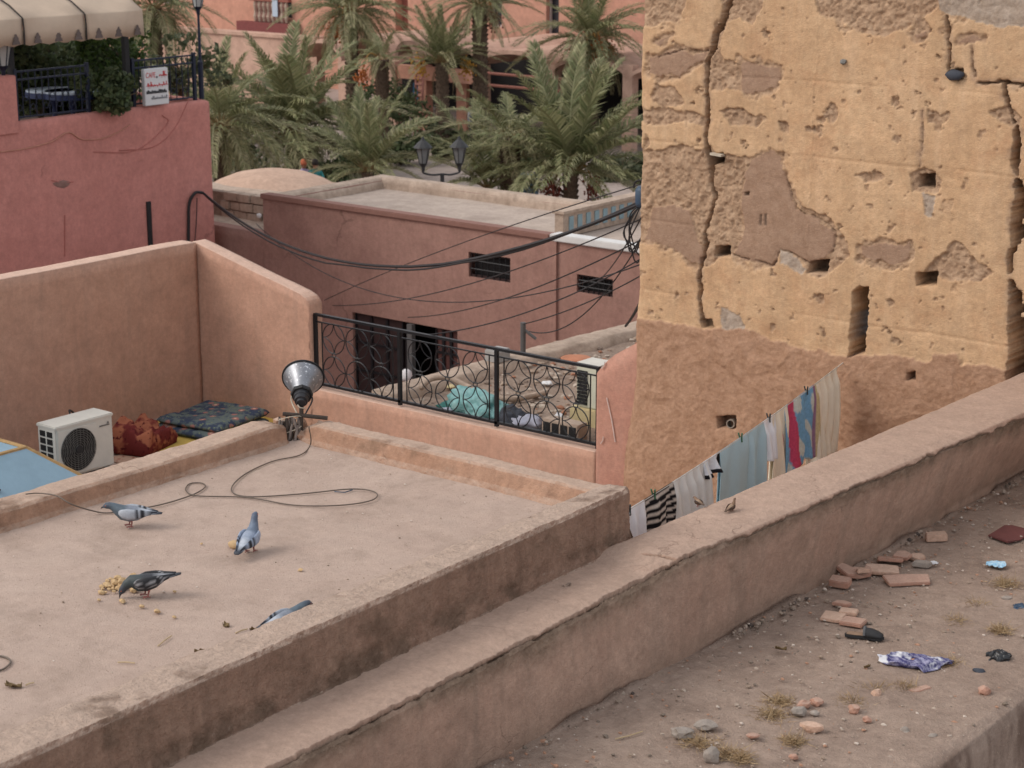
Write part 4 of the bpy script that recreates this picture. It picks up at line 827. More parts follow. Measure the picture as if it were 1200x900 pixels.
def crown_h(u, v, depth):
    q = (450-v)/FPX; return CAMH+6-depth*(math.sin(PITCH)-q*math.cos(PITCH))/(math.cos(PITCH)+q*math.sin(PITCH))
def rdir(a): d = math.cos(a)*RV+math.sin(a)*F0; return math.atan2(d[1], d[0])   # angle measured from picture right, counterclockwise seen from above
def P_(u, v, depth, flen, nf, seed, label, **k): return palm(label, ground_at(u, depth, -6), max(.5, crown_h(u, v, depth)), flen, nf, seed, **k)
OR, RD, YL = 'date_orange', 'date_red', 'date_yellow'
P_(345, 156, 65, 4.1, 62, 1, 'broad full-crowned date palm with brown skirt behind the domed roof', rtr=.24, dead=14, emin=-18)
P_(262, 148, 56, 2.7, 44, 2, 'smaller date palm beside the red cafe corner', rtr=.18, dead=8, emin=-45)
P_(432, 202, 55, 2.6, 30, 3, 'low trunkless date palm with upright dark fronds beside the street lantern', rtr=.16, dead=0, emin=15)
P_(449, 70, 74, 1.5, 14, 4, 'date palm with withered grey frond stubs in front of the small arch', rtr=.26, dead=9, dates=[(rdir(3.6), .8, .5, OR)], emin=-25)
P_(519, 74, 72, 2.4, 30, 5, 'slender date palm with yellow date stalks in front of the ladder', rtr=.24, dead=2, dates=[(rdir(.2), .9, .1, YL), (rdir(3.0), .8, .1, YL)], emin=12)
P_(563, 8, 73, 2.2, 34, 6, 'tall dark-trunked date palm between the two wide arches', rtr=.28, dead=5, dates=[(rdir(.1), .5, .4, RD)], emin=-20)
P_(690, 46, 75, 3.1, 46, 7, 'date palm loaded with orange date bunches next to the tower', rtr=.3, dead=6, dates=[(rdir(3.4), .6, .5, OR), (rdir(4.4), .5, .9, OR), (rdir(5.6), .6, .6, OR), (rdir(.3), .8, .4, OR), (rdir(5.0), .8, .2, OR)], emin=-30)
P_(598, 162, 57, 2.4, 20, 8, 'leaning date palm with thick bare grey trunk beside the blue bins', rtr=.3, dead=2, emin=5, emax=60)
P_(668, 203, 56, 3.9, 44, 9, 'young date palm with long fanned fronds and hanging red dates', rtr=.22, dead=2, dates=[(rdir(3.5), .65, .3, RD), (rdir(2.9), .45, .35, RD), (rdir(5.9), .7, .35, RD)], emin=8)
P_(572, 222, 58, 2.9, 20, 10, 'trunkless clump of upright palm fronds left of the leaning trunk', rtr=.12, dead=0, emin=22, emax=80)
P_(190, 10, 66, 2.8, 40, 11, 'date palm rising behind the cafe terrace railing', rtr=.22, dead=4)
P_(414, 14, 78, 3.0, 50, 12, 'tall full date palm against the salmon hotel wall', rtr=.26, dead=8, dates=[(rdir(4.2), .7, .6, OR), (rdir(3.4), .7, .6, OR)], emin=-35)
hd = [((300, 62, 1.4), 'rounded dark shrub beneath the broad palm'), ((395, 63, 1.3), 'grassy green shrub beside the two seated people'), ((470, 70, 1.0), 'low hedge shrub by the paved path'), ((540, 72, 1.1), 'low hedge shrub below the slender palm'), ((600, 70, 1.3), 'leafy shrub behind the leaning trunk'), ((660, 72, 1.5), 'leafy shrub behind the fanned palm'), ((730, 66, 1.2), 'low shrub close to the tower edge'), ((465, 76, 2.2), 'tall green shrub beside the red ladder'), ((195, 70, 2.6), 'tall grey-green shrub behind the awning'), ((250, 76, 2.0), 'pale green shrub below the hotel wall'), ((420, 68, 1.2), 'dense dark shrub behind the trunkless palm'), ((160, 60, 3.0), 'tall olive-green bush beyond the cafe terrace')]
for i, ((u, d, h), lab) in enumerate(hd):
    p = ground_at(u, d, -6); shrub('garden_shrub', lab, (p[0], p[1], -6+h*.55), (h*.9, h*.9, h*.6), 1500, .2, 30+i, GREENS if i % 3 else GREY_GREENS, base=-6)

# ================================================================== pavilion and hotel
VY = 60.0
simple('pipe_pink', srgb(150,96,84), .7); simple('ladder_pink', srgb(176,120,108), .7); simple('blue_cloth', srgb(40,96,132), .8)
def ox(u, v=80, y=VY): return on(u, v, 1, y)[0]
def oz(u, v, y=VY): return on(u, v, 1, y)[2]
pav = thing('vaulted_pavilion', 'long pavilion with row of shallow barrel vaults and dark openings', 'building', (ox(560), VY+2, -6))
def vault(u0, u1, vs0, vtop, y0, y1, part='vault'):
    x0, x1 = ox(u0, vs0, y0), ox(u1, vs0, y0); z0 = oz((u0+u1)/2, vs0, y0); z1 = oz((u0+u1)/2, vtop, y0); n = 22; V = []
    for y in (y0, y1):
        for r in (0, -.16):
            for k in range(n+1): a = PI*k/n; V.append(((x0+x1)/2-(abs(x1-x0)/2+r)*math.cos(a), y, z0+max(0, (z1-z0+r))*math.sin(a)))
    m = n+1; Fc = []
    for k in range(n): Fc += [(k, k+1, 2*m+k+1, 2*m+k), (m+k, 3*m+k, 3*m+k+1, m+k+1), (k, m+k, m+k+1, k+1), (2*m+k, 2*m+k+1, 3*m+k+1, 3*m+k)]
    Fc += [(0, 2*m, 3*m, m), (n, m+n, 3*m+n, 2*m+n)]
    mesh_obj(part, V, Fc, 'vault', pav, False)
vault(352, 400, 70, 46, VY, VY+7); vault(400, 456, 72, 42, VY+.3, VY+7); vault(463, 488, 66, 48, VY-2.2, VY+2); vault(494, 562, 72, 52, VY, VY+7); vault(560, 645, 79, 59, VY, VY+7); vault(645, 735, 88, 68, VY, VY+7); vault(735, 830, 97, 77, VY, VY+7)
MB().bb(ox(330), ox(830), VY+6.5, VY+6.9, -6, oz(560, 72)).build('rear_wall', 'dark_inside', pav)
MB().bb(ox(467), ox(556), VY-.05, VY+.25, oz(510, 95), oz(510, 79)).build('beam', 'hotel', pav)
for u in (352, 400, 458, 494, 562, 645, 735): MB().bb(ox(u)-.22, ox(u)+.22, VY+.02, VY+.42, -6, oz(u, 78 if u > 480 else 73)+.05).build('column', 'vault' if u != 494 else 'hotel', pav)
for v in ((85, 93), (99, 107)): MB().tube([(ox(569), VY-.1, oz(569, v[0])), (ox(662), VY-.1, oz(662, v[1]))], .06, 6).build('rail', 'pipe_pink', pav)
MB().tube([(ox(570), VY-.1, -6), (ox(570), VY-.1, oz(570, 70))], .07, 6).build('rail_post', 'pipe_pink', pav)
MB().bb(ox(525), ox(537), VY+.5, VY+.7, -6, oz(530, 96)).build('wall_panel', 'hotel', pav)
MB().bb(ox(478), ox(486), VY+.3, VY+.34, oz(482, 118), oz(482, 98)).build('hanging_cloth', 'blue_cloth', pav)
la = ox(488.5, 80, VY-2.3); lb = ox(496.5, 80, VY-2.3); lz1 = oz(492, 66, VY-2.3)
ld_ = thing('ladder', 'tall pink-painted ladder leaning at the small arch', 'ladder', ((la+lb)/2, VY-2.3, -6))
for x in (la, lb): MB().tube([(x, VY-2.5, -6), (x, VY-2.3, lz1)], .05, 6).build('rail', 'ladder_pink', ld_)
for k in range(14): z = -6+(lz1+6)*(k+.7)/14.5; MB().tube([(la, VY-2.4, z), (lb, VY-2.4, z)], .045, 5).build('rung', 'ladder_pink', ld_)
HY = 69.0
hot = thing('hotel_building', 'salmon plastered hotel block rising behind the vaulted pavilion', 'building', (-58, HY+3, -6))
def hx(u, v=10): return on(u, v, 1, HY)[0]
def hz(u, v): return on(u, v, 1, HY)[2]
hops = [(hx(573), hx(588), hz(580, 32), hz(580, -20)), (hx(463), hx(478), -3.0, 6), (hx(303), hx(342), hz(322, 22), hz(322, -40)), (hx(640), hx(655), hz(648, 44), hz(648, -5)), (hx(684), hx(700), hz(692, 46), hz(692, 6)), (hx(180), hx(210), hz(195, 5), hz(195, -40))]
mh = opening_wall(MB(), hx(-120), hx(900), -6, 9, HY, .8, hops); mh.build('wall', 'hotel', hot)
MB().bb(hx(-120), hx(900), HY+.85, HY+8, -6, 8.9).build('body', 'dark_inside', hot)
simple('band_red', srgb(128,68,66), .8); simple('pane_dark', srgb(44,48,56), .25, var=.2, spec=.6); simple('frame_white', srgb(190,176,170), .7); simple('salmon_dark', srgb(150,92,80), .9)
MB().bb(hx(285), hx(352), HY-.5, HY-.01, hz(320, 37), hz(320, 26)).build('balcony_slab', 'band_red', hot)
for k in range(15): x = hx(303)+(hx(342)-hx(303))*(k+.5)/15; MB().lathe([(.05, 0), (.11, .25), (.05, .5), (.1, .8), (.06, 1.0)], 8, (x, HY-.3, hz(322, 26)+.02)).build('baluster', 'coping' if k % 2 else 'old_wall', hot)
MB().bb(hx(300), hx(345), HY-.42, HY-.18, hz(322, 26)+1.03, hz(322, 26)+1.15).build('balustrade_rail', 'salmon_dark', hot)
MB().bb(hx(327), hx(333), HY-.47, HY-.44, hz(330, 26)+.3, hz(330, 26)+1.2).build('hanging_towel', 'table_top', hot)
for (x0, x1, z0, z1) in (hops[0], hops[3], hops[4], hops[5]):
    f = MB()
    for q in ((x0, x1, z0, z0+.1), (x0, x1, z1-.1, z1), (x0, x0+.09, z0+.1, z1-.1), (x1-.09, x1, z0+.1, z1-.1)): f.bb(q[0], q[1], HY+.25, HY+.33, q[2], q[3])
    wn = f.build('window', 'frame_white', hot); MB().bb(x0+.02, x1-.02, HY+.36, HY+.38, z0+.02, z1-.02).build('pane', 'pane_dark', wn)
MB().bb(hops[1][0]+.01, hops[1][1]-.01, HY+.5, HY+.55, -3, 6).build('recess_back', 'salmon_dark', hot)
tw = thing('terrace_wall_low', 'low pale garden wall under the salmon hotel behind the palms', 'wall', (ox(330), VY+1, -6)); MB().bb(ox(150), ox(352), VY+1, VY+1.5, -6, oz(320, 44, VY+1)).build('wall', 'vault', tw); MB().bb(ox(150), ox(352), VY+.9, VY+1.6, oz(320, 44, VY+1)+.003, oz(320, 40, VY+1)).build('coping', 'vault', tw)
# lantern post with three arms
sp = ground_at(520, 43, -6); stl = thing('street_lantern', 'black street lamp with curved arms carrying glass lanterns behind the terracotta roof', 'street lamp', sp)
zc_ = -6+crown_h(510, 204, 43); simple('old_iron', srgb(52,52,54), .6); dU = RV
MB().lathe([(.16, 0), (.14, .3), (.06, .4), (.045, zc_+6)], 10, tuple(sp)).build('pole', 'old_iron', stl)
for k, (off, back) in enumerate(((-.40, 0), (.36, .1))):
    e = sp+RV*off*1.05+F0*back; e[2] = zc_
    MB().tube(smooth_path([(sp[0], sp[1], zc_), (*(sp[:2]*.5+e[:2]*.5), zc_-.02), (*e[:2], zc_+.03), (*e[:2], zc_+.12)], 5), .022, 6).build('arm', 'old_iron', stl); lantern(stl, (e[0], e[1], zc_+.24), 1.55, 'old_iron')
simple('bin_blue', srgb(58,84,104), .5, var=.2)
for i, u in enumerate((612, 623)):
    p = ground_at(u, 60.5, -6); t = thing('litter_bin', ['dark blue round-topped bin touching the leaning palm trunk', 'dark blue round-topped bin farther from the leaning trunk'][i], 'bin', p, group='blue bins by the palm'); MB().lathe([(.2, 0), (.22, .7), (.22, .95), (.17, 1.1), (.06, 1.16)], 14, tuple(p)).build('body', 'bin_blue', t, smooth=True); MB().lathe([(.235, .88), (.235, .95)], 14, tuple(p)).build('rim', 'black_iron', t)

# ---- people
def person(label, base, rz, pose, skin, top, leg, hair, hat=None):
    t = thing('person', label, 'person', base, rz)
    if pose == 'stand': J = {'pel': (0, 0, .92), 'che': (0, .02, 1.28), 'nek': (0, .02, 1.46), 'hd': (0, -.01, 1.58), 'top': (0, -.01, 1.70), 'sl': (-.18, .02, 1.38), 'el': (-.25, .03, 1.1), 'hl': (-.25, -.06, .86), 'sr': (.18, .02, 1.38), 'er': (.25, .03, 1.1), 'hr': (.25, -.06, .86), 'kl': (-.1, -.01, .48), 'al': (-.1, .03, .08), 'fl': (-.1, -.13, .04), 'kr': (.1, -.01, .48), 'ar': (.1, .03, .08), 'fr': (.1, -.13, .04)}
    else: J = {'pel': (0, 0, .5), 'che': (0, -.02, .86), 'nek': (0, -.05, 1.04), 'hd': (0, -.09, 1.16), 'top': (0, -.09, 1.28), 'sl': (-.18, -.03, .96), 'el': (-.26, -.14, .72), 'hl': (-.14, -.36, .62), 'sr': (.18, -.03, .96), 'er': (.26, -.14, .72), 'hr': (.14, -.36, .62), 'kl': (-.12, -.44, .52), 'al': (-.12, -.42, .08), 'fl': (-.12, -.56, .04), 'kr': (.12, -.44, .52), 'ar': (.12, -.42, .08), 'fr': (.12, -.56, .04)}
    R = {'pel': .15, 'che': .155, 'nek': .055, 'hd': .09, 'top': .075, 'sl': .07, 'el': .048, 'hl': .036, 'sr': .07, 'er': .048, 'hr': .036, 'kl': .07, 'al': .045, 'fl': .035, 'kr': .07, 'ar': .045, 'fr': .035}
    ks = list(J); E_ = [('pel', 'che'), ('che', 'nek'), ('nek', 'hd'), ('hd', 'top'), ('che', 'sl'), ('sl', 'el'), ('el', 'hl'), ('che', 'sr'), ('sr', 'er'), ('er', 'hr'), ('pel', 'kl'), ('kl', 'al'), ('al', 'fl'), ('pel', 'kr'), ('kr', 'ar'), ('ar', 'fr')]
    me = bpy.data.meshes.new('body'); me.from_pydata([J[k] for k in ks], [(ks.index(a), ks.index(b)) for a, b in E_], []); ob = bpy.data.objects.new('body', me); COL.objects.link(ob)
    sk = ob.modifiers.new('skin', 'SKIN'); ob.modifiers.new('sub', 'SUBSURF').levels = 2; sk.use_smooth_shade = True
    for i, k in enumerate(ks): d = me.skin_vertices[0].data[i]; d.radius = (R[k], R[k]*.85); d.use_root = (k == 'pel')
    ev = ob.evaluated_get(bpy.context.evaluated_depsgraph_get()).to_mesh(); V = np.array([v.co[:] for v in ev.vertices]); Fc = [tuple(p.vertices) for p in ev.polygons]; bpy.data.objects.remove(ob)
    nz = J['nek'][2]; ctr = np.array([V[list(f)].mean(0) for f in Fc]); hipz = J['pel'][2]
    mi = np.where(ctr[:, 2] > nz+.03, 0, np.where((ctr[:, 2] < hipz-.02) | ((ctr[:, 1] < -.18) & (ctr[:, 2] < hipz+.1)), 2, 1))
    for h in ('hl', 'hr'): mi = np.where(np.linalg.norm(ctr-np.array(J[h]), axis=1) < .09, 0, mi)
    mesh_obj('body', V, Fc, None, t, True, local=True, mats=[skin, top, leg], midx=mi)
    hp = J['top']; MB().lathe([(.098, -.10), (.108, -.03), (.092, .05), (.045, .09), (.005, .1)], 14, (hp[0], hp[1]+.02, hp[2]-.0)).build('cap' if hat else 'hair', hat or hair, t, local=True, smooth=True)
    fc = MB(); fc.blob((hp[0], hp[1]-.105, hp[2]-.115), (.014, .02, .022), 1, 0)
    for sx_ in (-1, 1): fc.blob((hp[0]+sx_*.098, hp[1]+.02, hp[2]-.10), (.014, .02, .03), 1, 0)
    fc.build('nose_and_ears', skin, t, local=True)
    ey = MB()
    for sx_ in (-1, 1): ey.blob((hp[0]+sx_*.034, hp[1]-.088, hp[2]-.085), (.011, .008, .008), 1, 0)
    ey.build('eyes', 'seam_dark', t, local=True)
simple('skin', srgb(150,104,82), .6); simple('white_cloth', srgb(216,214,216), .9, var=.08); simple('lilac_cloth', srgb(176,160,192), .9); simple('teal_cloth', srgb(50,128,130), .9); simple('grey_cloth', srgb(150,152,160), .9); simple('dark_cloth', srgb(52,48,54), .9); simple('hair_dark', srgb(44,36,34), .8); simple('orange_scarf', srgb(196,110,80), .9); simple('khaki', srgb(150,132,108), .9)
pp = on(476, 434, 1, BY-1.35); hgt_ = pp[2]+6
person('person in white shirt and white cap standing by the double door', (pp[0], pp[1], -6+max(0, hgt_-1.8)*0), math.radians(40), 'stand', 'skin', 'white_cloth', 'dark_cloth', 'hair_dark', 'white_cloth')
q = ground_at(356, 62, -6); person('seated person in lilac top and orange headscarf under the palm', q, AZ+.6, 'sit', 'skin', 'lilac_cloth', 'khaki', 'hair_dark', 'orange_scarf')
q = ground_at(370, 62, -6); person('seated person in teal top beneath the broad palm', q, AZ+.3, 'sit', 'skin', 'teal_cloth', 'dark_cloth', 'hair_dark')
gb = thing('garden_bench', 'stone bench under the two seated people', 'bench', ground_at(363, 62.1, -6)); bb_ = ground_at(363, 62.1, -6); RMz = Matrix.Rotation(AZ, 3, 'Z')
MB().box((bb_[0], bb_[1], -5.66), (1.7, .5, .1), RMz).build('seat', 'old_wall', gb)
for s in (-.6, .6): c = bb_+RV*s; MB().box((c[0], c[1], -5.86), (.2, .4, .28), RMz).build('leg', 'old_wall', gb)
q = ground_at(553, 74.5, -6); person('person in grey shirt walking past the dark pavilion openings', q, AZ+1.2, 'stand', 'skin', 'grey_cloth', 'dark_cloth', 'hair_dark')

# ================================================================== wires
simple('wire', srgb(40,36,38), .7); simple('wire_grey', srgb(120,104,92), .7); simple('junction', srgb(58,78,100), .5)
TE = lambda v, du=0, yo=.25: np.array([XL-.05+du, TY+yo, on(746, v, 1, TY+yo)[2]])
ca = on(224, 229, 0, CX+.06); cj = on(238, 226, 0, CX+.06)
def wire(label, a, b, sag, r=.010, wob=0, seed=0, name='overhead_wire'): o = MB().tube(catenary(a, b, sag, 30, wob, seed), r, 5).build(name, 'wire'); tag(o, label, 'wire'); return o
A0 = on(238, 226, 0, CX+.08); B0 = TE(234)
wire('thick sagging black cable from the red cafe wall to the tower', A0, B0, 1.02, .022, .02, 1, 'overhead_cable'); wire('second cable strand twisted along the thick sagging cable', A0+np.array([0, 0, -.02]), B0+np.array([0, 0, .03]), 1.09, .014, .05, 2, 'overhead_cable')
MB_ = MB().tube(smooth_path([on(221, 300, 0, CX+.05), on(221, 262, 0, CX+.05), on(222, 238, 0, CX+.06), on(229, 226, 0, CX+.09), A0], 6), .03, 6); o = MB_.build('cable_drop', 'wire'); tag(o, 'black cable looping down the red cafe wall', 'cable')
o = MB().tube(smooth_path([on(231, 232, 0, CX+.06), on(230, 262, 0, CX+.05), on(227, 298, 0, CX+.05)], 5), .010, 5).build('cable_drop', 'wire'); tag(o, 'thin wire hanging beside the looping cable on the red wall', 'wire')
rw = on(390, 358, 1, BY-.05); wire('thin wire crossing the terracotta wall to above the double door', TE(252), rw, .25, .008)
wire('thin wire running to the grey door post', TE(276), on(478, 372, 1, BY-.1), .2, .0085); wire('thin wire reaching the top of the iron railing', TE(298), np.array([pX[1]+.4, RY+.1, rt]), .15, .0075)
wire('near-level wire from the tower towards the lower wing', TE(306), on(300, 262, 1, BY+.1), .9, .0075)
pl_ = on(613, 378, 0, (e0+e1)/2+.02); wpb = thing('wire_post', 'short grey metal post carrying wires on the mud parapet', 'post', (pl_[0], pl_[1], -1.72)); MB().tube([(pl_[0], pl_[1], -1.72), (pl_[0], pl_[1], pl_[2])], .035, 8).build('post', 'post_grey', wpb); MB().tube([(pl_[0], pl_[1], pl_[2]-.08), (pl_[0]+.16, pl_[1]+.06, pl_[2]-.2)], .02, 6).build('arm', 'post_grey', wpb)
simple('meter_box', srgb(168,166,164), .6); MB().box((pl_[0]-.05, pl_[1]-.45, -1.62), (.22, .26, .16)).build('box', 'meter_box', wpb, bevel=.015)
wire('wire from the tower to the short grey post', TE(318), np.array([pl_[0], pl_[1], pl_[2]-.02]), .06, .0075); wire('second wire from the tower to the short grey post', TE(268), np.array([pl_[0]+.1, pl_[1], pl_[2]-.1]), .35, .0075)
wire('wire dropping from the tower across the small right window', TE(240), on(700, 330, 1, BY-.4), .1, .009)
wire('dark lead from the tower edge down to the mud parapet', TE(340), on(733, 382, 0, e1+.05), .03, .018)
wire('faint high wire above the terracotta roof', TE(212), on(380, 352, 1, BY-.05), -.1, .007)
jb = thing('junction_box', 'dark blue cable junction on the tower edge', 'junction box', TE(232, -.02)); c = TE(230, -.06); MB().lathe([(.06, -.1), (.075, -.06), (.075, .07), (.05, .11)], 12, tuple(c)).build('body', 'junction', jb, smooth=True)
for k in range(5):
    r2 = random.Random(k); MB().tube(smooth_path([c+np.array([0, 0, -.05]), c+np.array([-.1-.1*r2.random(), -.05, -.2-.2*r2.random()]), c+np.array([-.16*r2.random(), -.02, -.5-.3*r2.random()]), TE(255+12*k)], 6), .008, 5).build('loop_wire', 'wire', jb)
MB().tube([c+np.array([.09*math.cos(a)-.02, 0, .1+.07*math.sin(a)]) for a in np.linspace(-.4, 3.4, 10)], .010, 5).build('hook', 'wire', jb)

# ================================================================== things on the big roof
def loft(stations, n=14, power=1.0):
    "closed body through rings (centre, right radius, up radius)"
    C = [np.array(s[0], float) for s in stations]; V = []; L = len(C)
    for i in range(L):
        t = C[min(i+1, L-1)]-C[max(i-1, 0)]; t /= np.linalg.norm(t); rgt = np.cross(t, [0, 0, 1.0]); rgt /= np.linalg.norm(rgt)+1e-9; up = np.cross(rgt, t)
        for k in range(n): a = 2*PI*k/n; V.append(C[i]+rgt*stations[i][1]*math.cos(a)+up*stations[i][2]*math.sin(a))
    Fc = [(i*n+k, i*n+(k+1) % n, (i+1)*n+(k+1) % n, (i+1)*n+k) for i in range(L-1) for k in range(n)]+[tuple(range(n))[::-1], tuple((L-1)*n+k for k in range(n))]
    return np.array(V), Fc
vcol('feather', .55, .35, .25, 160); simple('bird_leg', srgb(150,96,90), .6); simple('beak', srgb(60,56,58), .5); simple('eye_orange', srgb(190,90,40), .3)
def bird(name, label, cat, loc, heading, pose, pal, sc=1.0, group=None):
    t = thing(name, label, cat, loc, heading, group)
    if pose == 'walk': hd = [((.088, 0, .145), .034, .036), ((.112, 0, .160), .026, .027), ((.135, 0, .166), .0225, .0225), ((.155, 0, .164), .022, .021), ((.170, 0, .158), .012, .012), ((.178, 0, .154), .005, .005)]; tilt = 0
    elif pose == 'up': hd = [((.07, 0, .165), .033, .036), ((.082, 0, .195), .025, .027), ((.088, 0, .222), .021, .022), ((.098, 0, .240), .021, .021), ((.113, 0, .243), .016, .016), ((.126, 0, .241), .005, .006)]; tilt = .18
    else: hd = [((.09, 0, .105), .036, .038), ((.115, 0, .085), .028, .029), ((.133, 0, .064), .023, .023), ((.147, 0, .045), .021, .021), ((.155, 0, .030), .012, .012), ((.158, 0, .020), .005, .005)]; tilt = -.22
    ct, st_ = math.cos(tilt), math.sin(tilt)
    DZ = -.022
    def T(p): x, y, z = p; z -= .115; return (x*ct-z*st_, y, x*st_+z*ct+.115+DZ)
    hd = [((c[0], c[1], c[2]+(DZ if pose != 'peck' else DZ*.3)), a_, b_) for c, a_, b_ in hd]
    body = [((-.215, 0, .118), .018, .004), ((-.19, 0, .119), .028, .006), ((-.13, 0, .120), .032, .013), ((-.095, 0, .118), .038, .028), ((-.05, 0, .113), .049, .045), ((0, 0, .112), .055, .054), ((.045, 0, .119), .049, .052)]
    st = [(T(c), a, b) for c, a, b in body]+[(c, a, b) for c, a, b in hd]; V, Fc = loft(st, 14); cl = []
    for i in range(len(st)):
        for k in range(14):
            x = i/(len(st)-1); c = pal['body']
            if i <= 1: c = pal['tail']
            elif i <= 3: c = pal['rump']
            elif i >= 9: c = pal['head']
            elif i >= 6: c = pal['neck']
            cl.append(c)
    b = mesh_obj('body', V*sc, Fc, 'feather', t, True, local=True, cols=cl)
    for s in (-1, 1):
        ws = [((.062, s*.036, .128), .008, .016), ((.04, s*.050, .126), .011, .030), ((0, s*.057, .124), .011, .037), ((-.04, s*.054, .124), .010, .034), ((-.062, s*.050, .125), .009, .031), ((-.074, s*.047, .125), .009, .029), ((-.088, s*.044, .125), .009, .027), ((-.100, s*.040, .125), .008, .024), ((-.115, s*.034, .125), .007, .020), ((-.15, s*.024, .126), .006, .013), ((-.185, s*.014, .126), .004, .006)]
        V, Fc = loft([(T(c), a, b_) for c, a, b_ in ws], 12); cl = []; rs = random.Random(s)
        for i in range(len(ws)):
            for k in range(12):
                c = pal['wing']
                if pal.get('bars') and i in (4, 6, 7): c = pal['bar']
                if pal.get('check') and rs.random() < .72: c = pal['bar']
                if i >= 9: c = pal['tail']
                cl.append(c)
        mesh_obj('wing', V*sc, Fc, 'feather', t, True, local=True, cols=cl)
        lg = MB(); x0 = .012 if s < 0 else -.012
        lg.tube([np.array(T((x0, s*.022, .078)))*sc, np.array((x0-.004, s*.022, .034))*sc, np.array((x0+.002, s*.022, .008))*sc], [.010*sc, .006*sc, .005*sc], 6)
        for a in (-.5, 0, .5, PI): l_ = .03 if a != PI else .016; lg.tube([np.array((x0+.002, s*.022, .007))*sc, np.array((x0+.002+l_*math.cos(a), s*.022+l_*math.sin(a), .004))*sc], [.0045*sc, .003*sc], 5)
        lg.build('leg', 'bird_leg', t, local=True)
        e = np.array(st[-3][0])+np.array((0, s*.019, .005)); MB().blob(tuple(e*sc), (.004*sc,)*3, 1, 0).build('eye', 'eye_orange', t, local=True)
    d = np.array(st[-1][0])-np.array(st[-2][0]); d /= np.linalg.norm(d); MB().tube([np.array(st[-2][0])*sc+d*.004, (np.array(st[-1][0])+d*.008)*sc, (np.array(st[-1][0])+d*.018+np.array([0, 0, -.003]))*sc], [.007*sc, .005*sc, .0015*sc], 6).build('beak', 'beak', t, local=True)
    return t
gry = srgb(140,148,162); PB = dict(body=srgb(120,126,138), neck=srgb(84,96,106), head=srgb(72,80,92), wing=srgb(160,166,176), rump=srgb(170,176,186), tail=srgb(50,54,64), bars=True, bar=srgb(36,38,46))
PB2 = dict(PB, wing=srgb(150,162,182), body=srgb(140,150,168), neck=srgb(104,116,134), head=srgb(88,98,116)); PC = dict(body=srgb(52,54,60), neck=srgb(60,68,70), head=srgb(62,66,74), wing=srgb(150,150,154), rump=srgb(130,132,138), tail=srgb(46,48,54), check=True, bar=srgb(36,37,42))
hA = lambda a: math.atan2(*(math.cos(a)*RV+math.sin(a)*F0)[[1, 0]])
PG_ = 'pigeons on the big roof'
bird('pigeon', 'grey pigeon with two black wing bars walking beside the parapet cable', 'pigeon', on(153, 617, 2, .008), hA(PI-.05), 'walk', PB, 1.0, PG_)
bird('pigeon', 'pale blue-grey pigeon standing upright next to the lone bread roll', 'pigeon', on(293, 647, 2, .006), hA(1.3), 'up', PB2, 1.0, PG_)
bird('pigeon', 'dark speckled pigeon pecking at the heap of bread crumbs', 'pigeon', on(172, 699, 2, .006), hA(PI+.05), 'peck', PC, 1.0, PG_)
bird('pigeon', 'grey pigeon half hidden behind the front roof parapet', 'pigeon', on(338, 743, 2, .004), hA(.8), 'walk', PB, 1.0, PG_)
SPB = dict(body=srgb(150,126,104), neck=srgb(120,94,74), head=srgb(112,88,72), wing=srgb(100,74,56), rump=srgb(130,106,88), tail=srgb(84,66,54), check=True, bar=srgb(60,46,38))
bird('sparrow', 'small brown sparrow perched on the boundary wall top', 'sparrow', on(857, 600, 2, -.135), hA(.9), 'up', SPB, .40, 'sparrows on the wall')
bird('sparrow', 'small brown sparrow at the foot of the hanging grey towel', 'sparrow', on(818, 594, 2, -.14), hA(2.0), 'walk', SPB, .38, 'sparrows on the wall')

# bread, crumbs, litter on the deck
simple('bread', srgb(196,166,126), .9, var=.25, scale=30, bump=.4); simple('leaf_dry', srgb(116,96,66), .9, var=.4, scale=30); simple('straw', srgb(186,164,130), .9)
cr = MB(); rs = random.Random(2); c0 = on(143, 689, 2, 0)
for i in range(70):
    a = rs.uniform(0, 2*PI); r = abs(rs.gauss(0, .07)); p = c0+RV*r*math.cos(a)*1.2+F0*r*math.sin(a)*1.3; s = rs.uniform(.010, .024); cr.blob((p[0], p[1], .012+max(0, .05-r*.6)*rs.random()), (s*1.3, s, s*.7), 1, .35, i)
o = cr.build('bread_crumbs', 'bread'); o['kind'] = 'stuff'; tag(o, 'small heap of torn yellow bread crumbs on the roof', 'bread')
p = on(275, 639, 2, .02); o = MB().blob((p[0], p[1], .024), (.05, .036, .028), 2, .06, 3).build('bread_roll', 'bread', smooth=True); tag(o, 'single pale bread roll lying beside the upright pigeon', 'bread')
for i, (u, v, s, lab) in enumerate(((143,706,.022,'crumb fallen below the pecking pigeon'), (166,712,.018,'small crumb between the two fallen crumbs'), (184,718,.024,'largest loose crumb below the crumb heap'), (204,724,.014,'tiny crumb out past the loose crumbs'), (352,669,.018,'flat crumb lying out on the open deck'), (236,638,.012,'crumb to one side of the bread roll'), (205,694,.012,'crumb behind the speckled pigeon tail'))):
    p = on(u, v, 2, .005); o = MB().blob((p[0], p[1], s*.5+.004), (s*1.2, s*.9, s*.6), 1, .3, 40+i).build('crumb', 'bread'); tag(o, lab, 'crumb')
